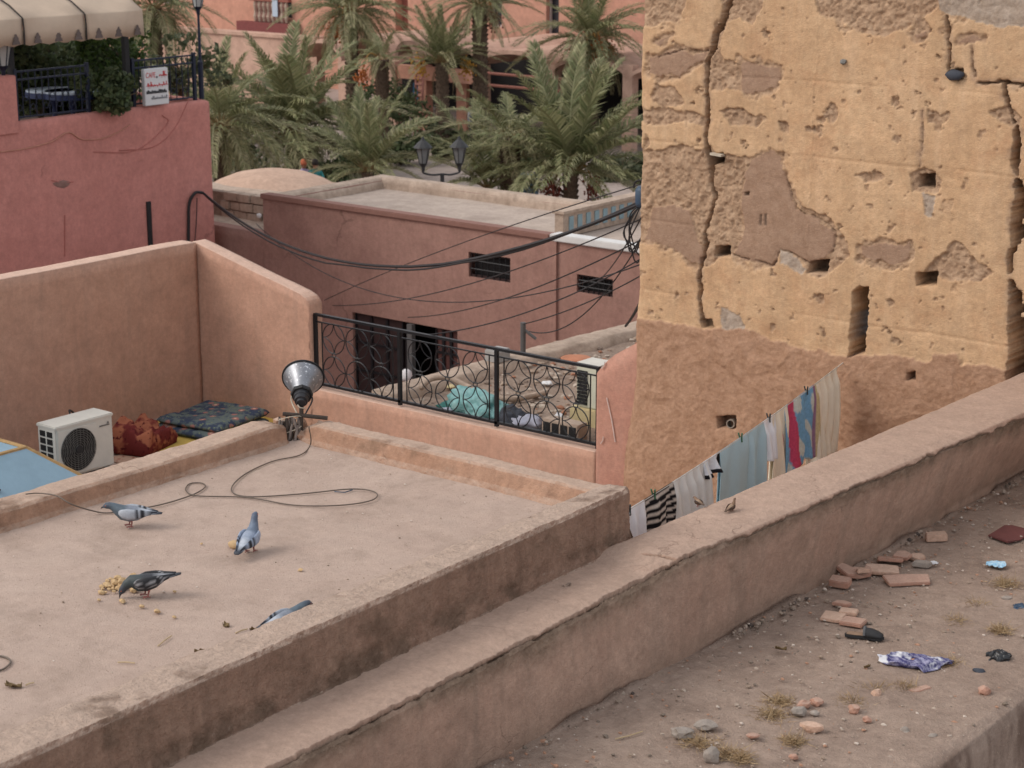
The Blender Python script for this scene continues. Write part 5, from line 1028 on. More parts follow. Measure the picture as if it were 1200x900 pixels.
def curl(name, u, v, L, lab, seed, mat='leaf_dry', z=0):
    L = L*.85; rs = random.Random(seed); p = on(u, v, 2, z); a = rs.uniform(0, PI); V = []; n = 8
    for k in range(n): t = k/(n-1)-.5; w_ = L*.22*math.cos(t*2.6)+.003; V += [(p[0]+math.cos(a)*t*L-math.sin(a)*w_, p[1]+math.sin(a)*t*L+math.cos(a)*w_, z+.006+.03*L/.1*abs(t)*2*rs.uniform(.6, 1.2)), (p[0]+math.cos(a)*t*L, p[1]+math.sin(a)*t*L, z+.006), (p[0]+math.cos(a)*t*L+math.sin(a)*w_, p[1]+math.sin(a)*t*L-math.cos(a)*w_, z+.008+.025*rs.random())]
    Fc = [(i*3+j, i*3+j+1, i*3+j+4, i*3+j+3) for i in range(n-1) for j in range(2)]; o = mesh_obj(name, V, Fc, mat, solid=.003); tag(o, lab, 'leaf'); return o
curl('dry_leaf', 16, 806, .11, 'dry crumpled leaf with stalk near the wire loop', 1); curl('dry_leaf', 265, 735, .06, 'curled dry leaf on the open roof deck', 2); curl('dry_leaf', 234, 765, .07, 'rolled dry leaf near the front parapet', 3); curl('dry_leaf', 297, 739, .05, 'small dry leaf beside the front parapet', 4)
for i, (u0, v0, u1, v1) in enumerate(((30,803,40,800), (185,757,201,745), (276,742,290,737), (138,776,158,777))): p = on(u0, v0, 2, .008); q = on(u1, v1, 2, .012); o = MB().tube([p, (p+q)/2+np.array([0, 0, .004]), q], .004, 5).build('straw', 'straw'); tag(o, ['stalk beside the crumpled leaf', 'straw of two pieces on the open deck', 'bent twig between the dry leaves', 'long thin straw on the bare deck'][i], 'straw')
bits = MB(); rs = random.Random(12)
for i in range(420):
    x = rs.uniform(-10.1, -7.5); y = rs.uniform(4.5, 10.05); e = min(x+10.2, 10.1-y)
    if rs.random() > .25+.75*math.exp(-e/.25): continue
    s = rs.uniform(.002, .007); bits.blob((x, y, .004+s*.4), (s*1.4, s, s*.7), 1, .3, i, col=rs.choice([(.5, .42, .35), (.2, .15, .11), (.32, .25, .19), (.6, .52, .46)]))
o = bits.build('roof_grit', 'stones'); o['kind'] = 'stuff'; tag(o, 'fine grit and flakes scattered over the roof deck', 'grit')

# ---- cable across the deck
simple('cable_grey', srgb(104,92,82), .6); simple('cable_pale', srgb(150,138,126), .6)
def deckpath(pts, z=.012): return smooth_path([on(u, v, 2, zz) for u, v, zz in pts], 7)
cab = [(362,500,.30),(364,520,.04),(352,533,.012),(318,541,.012),(285,557,.012),(271,574,.012),(290,582,.012),(350,579,.012),(412,573,.012),(440,577,.012),(436,586,.012),(400,592,.012),(345,592,.012),(290,583,.012),(232,581,.012),(218,575,.012),(222,567,.012),(236,566,.012),(240,571,.012),(225,580,.012),(190,591,.012),(157,597,.012),(128,601,.012),(110,599,.03),(84,591,.13),(66,581,.172),(45,578,.175),(30,579,.172)]
o = MB().tube(deckpath(cab), .0048, 6).build('loudspeaker_cable', 'cable_grey', smooth=True); tag(o, 'thin grey cable looping over the deck from the loudspeaker to the parapet', 'cable')
o = MB().tube(deckpath([(-8,787,.01),(4,784,.01),(12,777,.01),(10,772,.01),(2,769,.01),(-8,769,.01)]), .006, 6).build('wire_loop', 'cable_grey'); tag(o, 'end loop of dark wire lying on the deck beyond the crumpled leaf', 'wire')
o = MB().tube([on(392, 576, 2, .01), on(404, 577, 2, .012), on(413, 574, 2, .01)], .004, 5).build('blue_thread', 'junction'); tag(o, 'scrap of blue thread inside the cable loop', 'thread')

# ---- horn loudspeaker on its stick bundle
m_, nt_, b_ = newmat('horn_metal'); b_.inputs['Base Color'].default_value = rgb(srgb(120,122,128)); b_.inputs['Metallic'].default_value = .75; b_.inputs['Roughness'].default_value = .42
pos_ = N(nt_, 'ShaderNodeNewGeometry').outputs['Position']; ns_ = noise(nt_, pos_, 40, 5, .7); cc = mixc(nt_, ramp(nt_, ns_, .6, .63), srgb(134,136,142), srgb(214,216,220)); cc = mixc(nt_, mth(nt_, 'MULTIPLY', ramp(nt_, noise(nt_, pos_, 9, 6, .7), .5, .75), .5), cc, srgb(84,80,78)); nt_.links.new(cc, b_.inputs['Base Color'])
simple('rubber', srgb(30,30,32), .6); simple('driver', srgb(56,56,60), .4, .5); simple('stick', srgb(136,124,118), .9, var=.4, scale=20); simple('stick_dark', srgb(74,64,58), .9, var=.4, scale=20); simple('twine', srgb(196,184,166), .9)
hb = on(340, 520, 2, 0); dist_ = np.linalg.norm(hb-CV); ex = hb.copy(); hp_ = on(353, 470, 0, hb[0]+.02)
fd = ray(353, 450); fd /= np.linalg.norm(fd); uu = UV-fd*(UV@fd); uu /= np.linalg.norm(uu); ax_ = math.cos(math.radians(36))*fd+math.sin(math.radians(36))*uu+.05*RV; ax_ /= np.linalg.norm(ax_)
sp_ = thing('horn_loudspeaker', 'grey metal horn loudspeaker facing away on the roof corner', 'loudspeaker', tuple(hp_))
k_ = .94; MB().lathe([(.062*k_, .085), (.072*k_, .10), (.082*k_, .13), (.098*k_, .17), (.120*k_, .215), (.142*k_, .255), (.160*k_, .29), (.168*k_, .305), (.160*k_, .302), (.135*k_, .25), (.09*k_, .17), (.055*k_, .10)], 48, tuple(hp_), tuple(ax_), caps=False).build('horn', 'horn_metal', sp_, smooth=True)
q_ = Vector((0, 0, 1)).rotation_difference(Vector(tuple(ax_))); MB().tube([np.array(q_ @ Vector((.169*k_*math.cos(a), .169*k_*math.sin(a), .306)))+hp_ for a in np.linspace(0, 2*PI, 48, endpoint=False)], .008, 6, True).build('rim', 'rubber', sp_, smooth=True)
MB().lathe([(.080, .07), (.086, .08), (.086, .098), (.078, .104)], 8, tuple(hp_), tuple(ax_)).build('mount_plate', 'rubber', sp_)
MB().lathe([(.02, -.035), (.034, -.032), (.038, -.01), (.05, -.006), (.054, .03), (.06, .034), (.062, .07)], 24, tuple(hp_), tuple(ax_)).build('driver', 'driver', sp_, smooth=False)
br0 = hp_+ax_*.08
for s in (-1, 1): MB().tube(smooth_path([br0+RV*s*.075, br0+RV*s*.078-uu*.05, hp_+RV*s*.03-uu*.10], 5), .006, 6).build('bracket', 'twine' if s < 0 else 'driver', sp_)
MB().tube(smooth_path([br0-RV*.05, hp_-fd*.03-uu*.04-RV*.02, hp_+RV*.03-uu*.055], 6), .005, 6).build('lead', 'twine', sp_)
bd = thing('stick_bundle', 'bundle of weathered sticks and wire propping the loudspeaker in the parapet corner', 'bundle', (hb[0], hb[1], 0))
rs = random.Random(21); topz = hp_[2]-.09
for k in range(24):
    o1 = rs.uniform(-.10, .09); o2 = o1*.7+rs.uniform(-.04, .04); d1 = rs.uniform(-.03, .08); l_ = rs.uniform(.14, topz-.02)
    pa_ = hb+RV*o1+F0*d1+np.array([0, 0, .012]); pb_ = hb+RV*o2+F0*(d1+rs.uniform(0, .05))+np.array([0, 0, l_]); MB().tube([pa_, (pa_+pb_)/2+RV*rs.uniform(-.008, .008), pb_], [rs.uniform(.008, .015), .011, .008], 6).build('stick', rs.choice(['stick', 'stick', 'stick_dark']), bd)
tb_ = hp_-uu*.11; MB().tube([tb_-RV*.14+np.array([0, 0, .015]), tb_+RV*.02, tb_+RV*.2+np.array([0, 0, -.02])], .016, 7).build('cross_bar', 'stick_dark', bd); MB().tube([tb_+np.array([0, 0, -.15]), tb_+np.array([0, 0, .06])], .014, 6).build('upright', 'stick_dark', bd)
MB().tube([tb_, hp_+ax_*.02], .018, 7).build('neck', 'stick_dark', bd)
for k in range(2): c = hb+np.array([0, 0, .10+.09*k]); MB().tube([c+RV*.085*math.cos(a)+F0*(.03+.05*math.sin(a))+np.array([0, 0, .03*math.cos(a+k)]) for a in np.linspace(0, 2*PI, 14, endpoint=False)], .0035, 4, True).build('binding', 'twine', bd)
# filler rubble where the two parapets meet
cm = MB(); rs = random.Random(8)
for k in range(12): cm.blob((-10.28+rs.uniform(-.12, .1), 10.14+rs.uniform(-.1, .14), rs.uniform(.0, .13)), (rs.uniform(.04, .09),)*3, 1, .3, k)
cm.build('broken_corner', 'parapet', main)

# ---- bent rebar hook on the ledge
p0_ = on(657, 672, 2, -.21); hk = MB().tube(smooth_path([p0_+np.array([0, 0, -.01]), p0_+np.array([0, 0, .08]), p0_+np.array([0, 0, .155])-RV*.005, p0_+np.array([0, 0, .17])-RV*.02, p0_+np.array([0, 0, .125])-RV*.06, p0_+np.array([0, 0, .10])-RV*.078], 5), .008, 7).build('rebar_hook', 'stick_dark'); tag(hk, 'bent rusty steel bar sticking up from the ledge', 'bar')
for i, (u, v, L) in enumerate(((425,777,.09), (442,769,.08), (517,738,.07), (664,688,.08), (402,790,.05))): curl('plaster_flake', u, v, L, ['long curled plaster flake on the ledge', 'twisted flake beside the long curled flake', 'single flake mid-way along the ledge', 'flake of plaster below the bent bar', 'small flake by the foot of the parapet'][i], 60+i, 'dirt', -.21)

# ================================================================== terrace things
simple('ac_white', srgb(208,206,198), .5, var=.1, scale=5); simple('ac_dark', srgb(44,44,46), .7); simple('ac_grey', srgb(120,118,114), .6); simple('ac_black', srgb(30,30,32), .7)
a0 = on(66, 563, 2, tz+.05); a1 = on(137.5, 545, 2, tz+.05); AW = a1[1]-a0[1]; axf = (a0[0]+a1[0])/2; AHt = .60; AD = .32
ac = thing('air_conditioner', 'white outdoor air conditioner with round black fan grille on the terrace', 'air conditioner', (axf-AD/2, (a0[1]+a1[1])/2, tz))
y0, y1 = a0[1], a1[1]; zb = tz+.05
MB().bb(axf-AD, axf, y0, y1, zb, zb+AHt).build('casing', 'ac_white', ac, bevel=.018); MB().bb(axf-AD-.008, axf+.008, y0-.008, y1+.008, zb+AHt-.03, zb+AHt+.008).build('lid', 'ac_white', ac, bevel=.01)
fc = (axf+.006, y0+AW*.36, zb+AHt*.5); fr_ = min(AW*.30, AHt*.42)
MB().bb(axf+.001, axf+.012, y0+.02, y0+AW*.70, zb+.03, zb+AHt-.05).build('front_panel', 'ac_white', ac, bevel=.004)
MB().lathe([(fr_, .0), (fr_, .012)], 36, (axf+.006, fc[1], fc[2]), (1, 0, 0)).build('fan_recess', 'ac_black', ac)
fg = MB()
for r in np.linspace(.22, 1.0, 9): fg.tube([(axf+.026, fc[1]+fr_*r*math.cos(a), fc[2]+fr_*r*math.sin(a)) for a in np.linspace(0, 2*PI, 36, endpoint=False)], .0028, 4, True)
for k in range(10): y_ = fc[1]-fr_+2*fr_*(k+.5)/10; h_ = math.sqrt(max(0, fr_**2-(y_-fc[1])**2)); fg.tube([(axf+.03, y_, fc[2]-h_), (axf+.03, y_, fc[2]+h_)], .0022, 4)
fg.build('fan_grille', 'ac_grey', ac); MB().lathe([(.05, 0), (.045, .02)], 16, (axf+.018, fc[1], fc[2]), (1, 0, 0)).build('fan_hub', 'ac_dark', ac)
for i in range(6):
    for j in range(2): x_ = axf-AD+.05+j*.12; z_ = zb+.06+i*.083; MB().bb(x_, x_+.09, y0-.006, y0+.002, z_, z_+.062).build('side_vent', 'ac_black', ac)
lg_ = MB(); ly = y0+AW*.78
for k in range(9): lg_.bb(axf+.0005, axf+.006, ly+.016*k-.02, ly+.016*k-.008, zb+AHt*.80, zb+AHt*.80+.014)
lg_.add([(axf+.004, ly+.08, zb+AHt*.83), (axf+.004, ly+.125, zb+AHt*.84), (axf+.004, ly+.10, zb+AHt*.88)], [(0, 1, 2)]); lg_.build('logo', 'ac_grey', ac)
for y_ in (y0+.1, y1-.1): MB().bb(axf-AD+.02, axf+.03, y_-.03, y_+.03, tz+.002, zb-.001).build('foot', 'ac_grey', ac)
MB().tube(smooth_path([(axf-AD+.05, y0+.45, zb+AHt*.9), (axf-AD-.06, y0+.5, zb+AHt+.03), (axf-AD-.1, y0+.62, zb+AHt-.1), (axf-AD-.08, y0+.62, zb+.1)], 6), .012, 6).build('pipe', 'dark_pipe', ac)
# hipped skylight painted pale blue
simple('sky_blue', srgb(132,160,178), .6, var=.12, scale=4); simple('wood_trim', srgb(172,140,96), .85, var=.3, scale=12)
tp_ = on(30, 525, 2, -1.5); lo_ = np.array([tp_[0]+.95, tp_[1]+.80, -2.2]); hs = thing('roof_hatch', 'pale blue hipped skylight box with wooden edges on the terrace', 'skylight', (tp_[0]-.4, tp_[1]-1, tz))
x1t, y1t = tp_[0], tp_[1]; x0t, y0t = x1t-.8, y1t-1.9; X1, Y1 = lo_[0], lo_[1]; X0, Y0 = x0t-.6, y0t-.8
Q = [(x0t, y0t, -1.5), (x1t, y0t, -1.5), (x1t, y1t, -1.5), (x0t, y1t, -1.5), (X0, Y0, -2.2), (X1, Y0, -2.2), (X1, Y1, -2.2), (X0, Y1, -2.2)]
mesh_obj('top_panel', Q[:4]+[(a_, b_2, c_-.03) for a_, b_2, c_ in Q[:4]], [(0, 1, 2, 3), (7, 6, 5, 4), (0, 4, 5, 1), (1, 5, 6, 2), (2, 6, 7, 3), (3, 7, 4, 0)], 'sky_blue', hs)
for i in range(4): j = (i+1) % 4; mesh_obj('slope_panel', [Q[i], Q[j], Q[4+j], Q[4+i]], [(0, 3, 2, 1)], 'sky_blue', hs, solid=.03)
MB().bb(X0, X1, Y0, Y1, tz, -2.205).build('kerb', 'terrace_wall', hs)
for i in range(4): j = (i+1) % 4; MB().tube([Q[i], Q[j]], .028, 6).build('edge_trim', 'wood_trim', hs); MB().tube([Q[i], Q[4+i]], .028, 6).build('edge_trim', 'wood_trim', hs)
MB().blob(tuple(np.array(Q[2])*.45+np.array(Q[6])*.2+np.array(Q[1])*.2+np.array(Q[5])*.15+np.array([.02, 0, .02])), (.03, .03, .015), 1, .3).build('latch', 'dark_cloth', hs)
# mat, rug, folded mattress, blanket
def fabric(name, kind):
    m, nt, b = newmat(name); pos = N(nt, 'ShaderNodeNewGeometry').outputs['Position']
    def vor(s): v = N(nt, 'ShaderNodeTexVoronoi'); v.inputs['Scale'].default_value = s; nt.links.new(pos, v.inputs['Vector']); return v
    if kind == 'floral':
        v = vor(6); c = mixc(nt, ramp(nt, noise(nt, pos, 9, 4, .6), .45, .55), srgb(58,66,84), srgb(92,102,102)); c = mixc(nt, ramp(nt, v.outputs['Distance'], .30, .22), c, srgb(150,104,98)); c = mixc(nt, ramp(nt, v.outputs['Distance'], .13, .08), c, srgb(196,160,140)); c = mixc(nt, ramp(nt, noise(nt, pos, 22, 4, .6), .58, .64), c, srgb(112,120,96))
    elif kind == 'red': c = mixc(nt, ramp(nt, noise(nt, pos, 3.6, 3, .6), .46, .54), srgb(100,42,40), srgb(150,92,70)); c = mixc(nt, ramp(nt, noise(nt, pos, 16, 3, .6), .58, .63), c, srgb(80,30,32))
    elif kind == 'rug': v = vor(13); c = mixc(nt, ramp(nt, v.outputs['Distance'], .3, .2), srgb(184,152,132), srgb(150,84,74))
    elif kind == 'flowers': c = mixc(nt, ramp(nt, noise(nt, pos, 5.0, 3, .6), .47, .52), srgb(118,164,196), srgb(196,206,206)); c = mixc(nt, ramp(nt, noise(nt, pos, 11, 4, .6), .56, .6), c, srgb(84,134,176))
    elif kind == 'purple': c = mixc(nt, ramp(nt, noise(nt, scaled(nt, pos, (1, 3.5, 2)), 14, 5, .7), .44, .62), srgb(72,70,112), srgb(158,156,180)); c = mixc(nt, ramp(nt, noise(nt, pos, 6, 3, .6), .56, .62), c, srgb(212,212,216))
    nt.links.new(c, b.inputs['Base Color']); b.inputs['Roughness'].default_value = .95; b.inputs['Specular IOR Level'].default_value = .1; return m
for k in ('floral', 'red', 'rug', 'flowers', 'purple'): fabric(k, k)
simple('mat_yellow', srgb(196,166,84), .9, var=.15)
rgp = on(160, 536, 2, tz); mt = MB().bb(axf-.35, axf+1.6, y1+.15, 15.4, tz+.003, tz+.012); o = mt.build('floor_rug', 'rug'); tag(o, 'patterned reddish rug under the blanket and mattress', 'rug')
def soft_slab(name, c, size, ang, mat, seed, amp, label, cat, corner=.35, layers=1):
    V = []; n = 34; m_n = 34; Lx, Ly, Lz = size; Fc = []
    def pt(u, v, top):
        x = (u-.5)*Lx; y = (v-.5)*Ly; e = min(u, 1-u, v, 1-v); rr2 = 1-max(0, 1-e/.06)**2; z = Lz*.5*(1+(.85*rr2+.15)*(1 if top else -1)); return x, y, z
    P = []
    for top in (True, False):
        for i in range(n):
            for j in range(m_n): P.append(pt(i/(n-1), j/(m_n-1), top))
    P = np.array(P); d = amp*fbm(P+seed*3.1, 2.2, 4, .55)[:, None]*np.array([.3, .3, 1.0]); P = P+d*(P[:, 2:3]/Lz); ca, sa = math.cos(ang), math.sin(ang)
    V = np.stack([c[0]+P[:, 0]*ca-P[:, 1]*sa, c[1]+P[:, 0]*sa+P[:, 1]*ca, c[2]+np.maximum(P[:, 2], .002)], -1)
    q = gridF(n, m_n); q2 = gridF(n, m_n, True)+n*m_n; sd = []
    b = lambda i, j: i*m_n+j
    for i in range(n-1): sd += [(b(i+1, 0), b(i, 0), b(i, 0)+n*m_n, b(i+1, 0)+n*m_n), (b(i, m_n-1), b(i+1, m_n-1), b(i+1, m_n-1)+n*m_n, b(i, m_n-1)+n*m_n)]
    for j in range(m_n-1): sd += [(b(0, j), b(0, j+1), b(0, j+1)+n*m_n, b(0, j)+n*m_n), (b(n-1, j+1), b(n-1, j), b(n-1, j)+n*m_n, b(n-1, j+1)+n*m_n)]
    o = mesh_obj(name, V, np.concatenate([q, q2, np.array(sd)]), mat, smooth=True); tag(o, label, cat); return o
c = on(250, 503, 2, tz+.1); soft_slab('floor_mat', (c[0]-.15, c[1]+.0, tz+.013), (1.7, 2.0, .03), .0, 'mat_yellow', 1, .01, 'thin yellow mat beneath the folded floral mattress', 'mat')
c = on(247, 497, 2, tz+.1); soft_slab('folded_mattress', (c[0], c[1], tz+.045), (.98, .98, .10), .1, 'floral', 2, .04, 'lower half of the folded blue floral mattress', 'mattress'); soft_slab('folded_mattress', (c[0]+.02, c[1]+.03, tz+.148), (.95, .95, .09), .14, 'floral', 3, .05, 'upper half of the folded blue floral mattress', 'mattress')
c = on(168, 518, 2, tz+.1); soft_slab('crumpled_blanket', (c[0], c[1], tz+.014), (.55, .66, .24), .3, 'red', 5, .34, 'crumpled dark red patterned blanket beside the air conditioner', 'blanket')

# ---- rubble roof things
bxp = on(688, 480, 1, 17.0); t = thing('air_conditioner', 'narrow side of a cream air conditioner standing behind the iron railing', 'air conditioner', (bxp[0], 17.4, dz0))
xa, xb = on(675, 450, 1, 17.0)[0], on(701, 450, 1, 17.0)[0]; za = on(675, 476, 1, 17.0)[2]; zb2 = on(688, 429, 1, 17.0)[2]
simple('ac_cream', srgb(206,206,188), .5, var=.08); simple('stand_yellow', srgb(206,190,148), .8, var=.15)
MB().bb(xa, xb, 17.0, 17.3, za, zb2).build('casing', 'ac_cream', t, bevel=.015); MB().bb(xa-.008, xb+.008, 16.99, 17.31, zb2+.001, zb2+.02).build('lid', 'ac_white', t, bevel=.006)
nsl = 10
for k in range(nsl): z_ = za+.04+(zb2-za-.09)*k/nsl; MB().bb(xa+.025, xa+.16, 16.985, 17.01, z_, z_+.03).build('vent_slot', 'ac_black', t)
MB().bb(xa-.06, xb+.02, 16.96, 17.4, dz0-.05, za-.002).build('stand', 'stand_yellow', t, bevel=.01)
def heap(name, u, v, r, mat, seed, lab, cat, h=.6, z=dz0+.02, amp=.5):
    c = on(u, v, 2, z+.05); c[1] = max(c[1], 16.36+r[1]*1.25); bm = bmesh.new(); bmesh.ops.create_icosphere(bm, subdivisions=4, radius=1); P = np.array([q.co[:] for q in bm.verts]); Fc = [tuple(q.index for q in f.verts) for f in bm.faces]; bm.free()
    n_ = fbm(P+seed*2.7, 1.7, 5, .6); P = P*(1+amp*n_[:, None]); P[:, 2] = np.maximum(P[:, 2], -.12)*h
    o = mesh_obj(name, c+P*np.array(r)-np.array([0, 0, .05-.12*h*r[2]]), Fc, mat, smooth=True); tag(o, lab, cat); return o
simple('tarp_teal', srgb(150,190,190), .7, var=.2, c2=srgb(96,150,150), scale=9); simple('sack_blue', srgb(64,68,78), .8, var=.3); simple('bag_white', srgb(214,214,216), .6, var=.08); simple('bag_lilac', srgb(170,172,188), .7, var=.15); simple('green_box', srgb(40,104,98), .7)
heap('tarpaulin', 547, 481, (.32, .2, .28), 'tarp_teal', 12, 'crumpled pale teal tarpaulin behind the railing', 'tarpaulin', .7, amp=.9); heap('basin_cloth', 520, 477, (.22, .18, .1), 'green_box', 3, 'dark green cloth lying against the teal tarpaulin', 'cloth'); heap('rubbish_sack', 596, 490, (.18, .14, .18), 'sack_blue', 4, 'dark blue rubbish sack next to the railing post', 'sack', .9)
heap('plastic_sheet', 618, 494, (.24, .14, .14), 'bag_lilac', 5, 'pale lilac plastic sheet heaped beside the dark sack', 'plastic', .8, amp=.9); heap('plastic_bag', 655, 492, (.075, .07, .12), 'bag_white', 6, 'small white plastic bag caught by the railing circles', 'bag', 1.0); heap('rag', 505, 482, (.12, .1, .05), 'bag_lilac', 7, 'pale rag on the rubble left of the green cloth', 'rag')
heap('plastic_scrap', 641, 445, (.07, .06, .05), 'bag_white', 8, 'white scrap lying in the middle of the rubble roof', 'scrap'); heap('rubble_lump', 527, 449, (.06, .06, .05), 'stand_yellow', 9, 'pale yellow lump on the rubble near the long board', 'lump')
simple('tile_orange', srgb(190,128,98), .9, var=.2); heap('clay_dish', 675, 416, (.2, .2, .05), 'tile_orange', 10, 'round orange clay dish on the far rubble', 'dish', amp=.1)
bp_ = [on(u, v, 2, dz0+z_) for u, v, z_ in ((493,455,.12), (505,444,.2), (525,443,.2), (548,453,.12), (575,463,.08), (600,468,.05), (640,460,.05))]; o = MB().tube(smooth_path(bp_, 6), .035, 7).build('bent_pipe', 'old_wall', smooth=True); tag(o, 'long bent clay-coloured pipe lying over the rubble', 'pipe')
hbk = on(657, 513, 2, dz0+.03); hbk[1] = max(hbk[1], 16.42); hbk[0] = on(657, 505, 1, hbk[1])[0]; t = thing('hollow_brick', 'grey hollow block with dark cells below the railing circles', 'brick', tuple(hbk)); RB = .1
MB().bb(hbk[0]-.25, hbk[0]+.25, hbk[1]-.02, hbk[1]+.16, dz0-.02, dz0+.18).build('body', 'old_wall', t, bevel=.008)
for k in range(4): MB().bb(hbk[0]-.225+.118*k, hbk[0]-.225+.118*k+.095, hbk[1]-.026, hbk[1]-.018, dz0+.03, dz0+.15).build('cell', 'ac_black', t)

# ================================================================== clothes line
LA = on(731, 601, 2, -.3); LB = on(988, 425, 1, TY-.02); simple('line_white', srgb(214,206,196), .8); simple('peg_green', srgb(60,112,84), .5); simple('peg_dark', srgb(52,60,62), .5)
lp2 = catenary(LA, LB, .045, 80); o = MB().tube(lp2, .005, 5).build('clothes_line', 'line_white'); tag(o, 'pale clothes line running from the big roof to the tower slit', 'line')
po = thing('clothes_post', 'thin post holding the clothes line behind the roof corner', 'post', (LA[0], LA[1], tz)); MB().tube([(LA[0], LA[1], tz), (LA[0], LA[1], LA[2]+.02)], .02, 7).build('pole', 'post_grey', po); MB().tube([(LA[0]-.06, LA[1], LA[2]), (LA[0]+.06, LA[1], LA[2])], .012, 6).build('cross_bar', 'post_grey', po)
def line_t(u):      # fraction of the line whose picture column is u
    d = lp2-CV; uu_ = 600+FPX*(d @ RV)/(d @ FV); return float(np.interp(u, uu_, np.linspace(0, 1, len(lp2))))
def line_p(t): return np.array([np.interp(t, np.linspace(0, 1, len(lp2)), lp2[:, k]) for k in range(3)])
ldir = (LB-LA)/np.linalg.norm(LB-LA); lnor = np.array([ldir[1], -ldir[0], 0]); lnor /= np.linalg.norm(lnor)
LN = np.linalg.norm(LB-LA)
def garment(u0, u1, front, back, mat, seed, label, cat, folds=4, amp=.02, taper=1.0, cols=None, lift=.0):
    t0, t1 = line_t(u0), line_t(u1); n = max(16, int((t1-t0)*LN/.018)); rows = np.concatenate([-np.linspace(back, 0, 22)[:-1], np.linspace(0, front, 30)]); V = []; K = []; ph = seed*1.7
    for i in range(n):
        f = i/(n-1); tt = t0+(t1-t0)*f; b = line_p(tt)
        for r in rows:
            dn = abs(r); g = min(1, dn/.12); fo = 2.0*amp*(.35+.65*min(1, dn/front))*(math.sin(f*folds*2*PI+ph+.8*math.sin(dn*5+seed))+.45*math.sin(f*folds*4.3*PI+ph*2)); sq = (f-.5)*(1-taper)*(t1-t0)*LN*min(1, dn/.3)
            p = b-ldir*sq+lnor*((.012 if r > 0 else -.012)*g+fo*g*(1 if r > 0 else .7)+lift*(1-g)); p[2] = b[2]+.007*(1-g)-dn*(1-.03*math.sin(f*9+seed)) ; V.append(p)
            if cols: K.append(cols(f, r, front))
    o = mesh_obj('garment_'+cat.replace(' ', '_'), V, gridF(n, len(rows)), mat, smooth=True, cols=K if cols else None, solid=.004); o.name = cat.replace(' ', '_'); tag(o, label, cat, 'washing on the clothes line'); return o
simple('cot_white', srgb(246,246,250), .95, var=.05, transl=.15); simple('cot_greywhite', srgb(236,236,233), .95, var=.07, scale=12, transl=.15); simple('cot_blue', srgb(192,220,230), .95, var=.07, transl=.2); simple('cot_cream', srgb(248,240,222), .95, var=.08, transl=.15); simple('cot_pink', srgb(196,84,116), .95); vcol('dyed', .95, .1, transl=.1)
bk, wt = srgb(34,32,36), srgb(206,198,190)
garment(733, 755, .34, .30, 'cot_white', 1, 'white shirt pegged at the roof end of the line', 'shirt', 2, .015)
def stripes(f, r, L):
    z = r+.03*f+.012*math.sin(f*7)
    return bk if (abs(z)*17) % 1 < .58 else wt
garment(754, 790, .40, .34, 'dyed', 2, 'black and white striped cloth on the line', 'striped cloth', 1.5, .014, cols=stripes)
garment(787, 831, .46, .40, 'cot_greywhite', 3, 'grey-white towel hanging in deep folds', 'towel', 5, .03)
garment(824, 843, .13, .10, 'dyed', 4, 'small white garment with black trim knotted over the line', 'underwear', 2, .03, cols=lambda f, r, L: bk if (r > .10 or (f > .86 and r > .0)) else srgb(220,224,230))
garment(843, 876, .66, .68, 'cot_blue', 5, 'wide pale blue sheet with a straight hem', 'sheet', 1.2, .0085); garment(873, 895, .58, .62, 'cot_blue', 6, 'second pale blue sheet overlapping the wide one', 'sheet', 1.5, .018)
garment(894, 908, .36, .2, 'cot_white', 7, 'short white sock-like garment bunched on the line', 'sock', 2, .03, taper=.8)
garment(903, 922, .62, .6, 'cot_cream', 8, 'cream cloth hanging behind the floral sheet edge', 'cloth', 2, .02)
def floral(f, r, L):
    if f > .86: return srgb(204,190,150) if f > .93 else srgb(150,120,150)
    if .10 < f-.35*r+.02*math.sin(r*14) < .26: return srgb(206,84,118)
    n_ = math.sin(f*9+r*7+2*math.sin(r*9))+math.sin(f*15-r*17); return srgb(126,176,214) if n_ > -.4 else srgb(206,214,210)
garment(919, 957, .66, .55, 'dyed', 9, 'blue floral sheet with a red stripe', 'floral sheet', 2, .02, cols=floral)
garment(953, 981, .78, .80, 'cot_cream', 10, 'long cream cloth draped next to the tower slit', 'long cloth', 4, .03)
for i, (u, m, lab) in enumerate(((737, 'peg_dark', 'dark clothes peg on the white shirt'), (766, 'peg_green', 'green clothes peg on the striped cloth'), (868, 'peg_green', 'green clothes peg on the pale blue sheet'), (901, 'peg_dark', 'dark clothes peg above the sock'), (945, 'peg_dark', 'dark clothes peg on the blue floral sheet'))):
    p = line_p(line_t(u)); t = thing('clothes_peg', lab, 'clothes peg', tuple(p), group='pegs on the clothes line')
    for s in (-1, 1): MB().tube([p+lnor*s*.012+np.array([0, 0, -.035]), p+lnor*s*.009, p+lnor*s*.016-ldir*.015+np.array([0, 0, .045])], .007, 5).build('jaw', m, t)
    MB().tube([p+lnor*.016+np.array([0, 0, .008]), p-lnor*.016+np.array([0, 0, .008])], .004, 5).build('spring', 'driver', t)

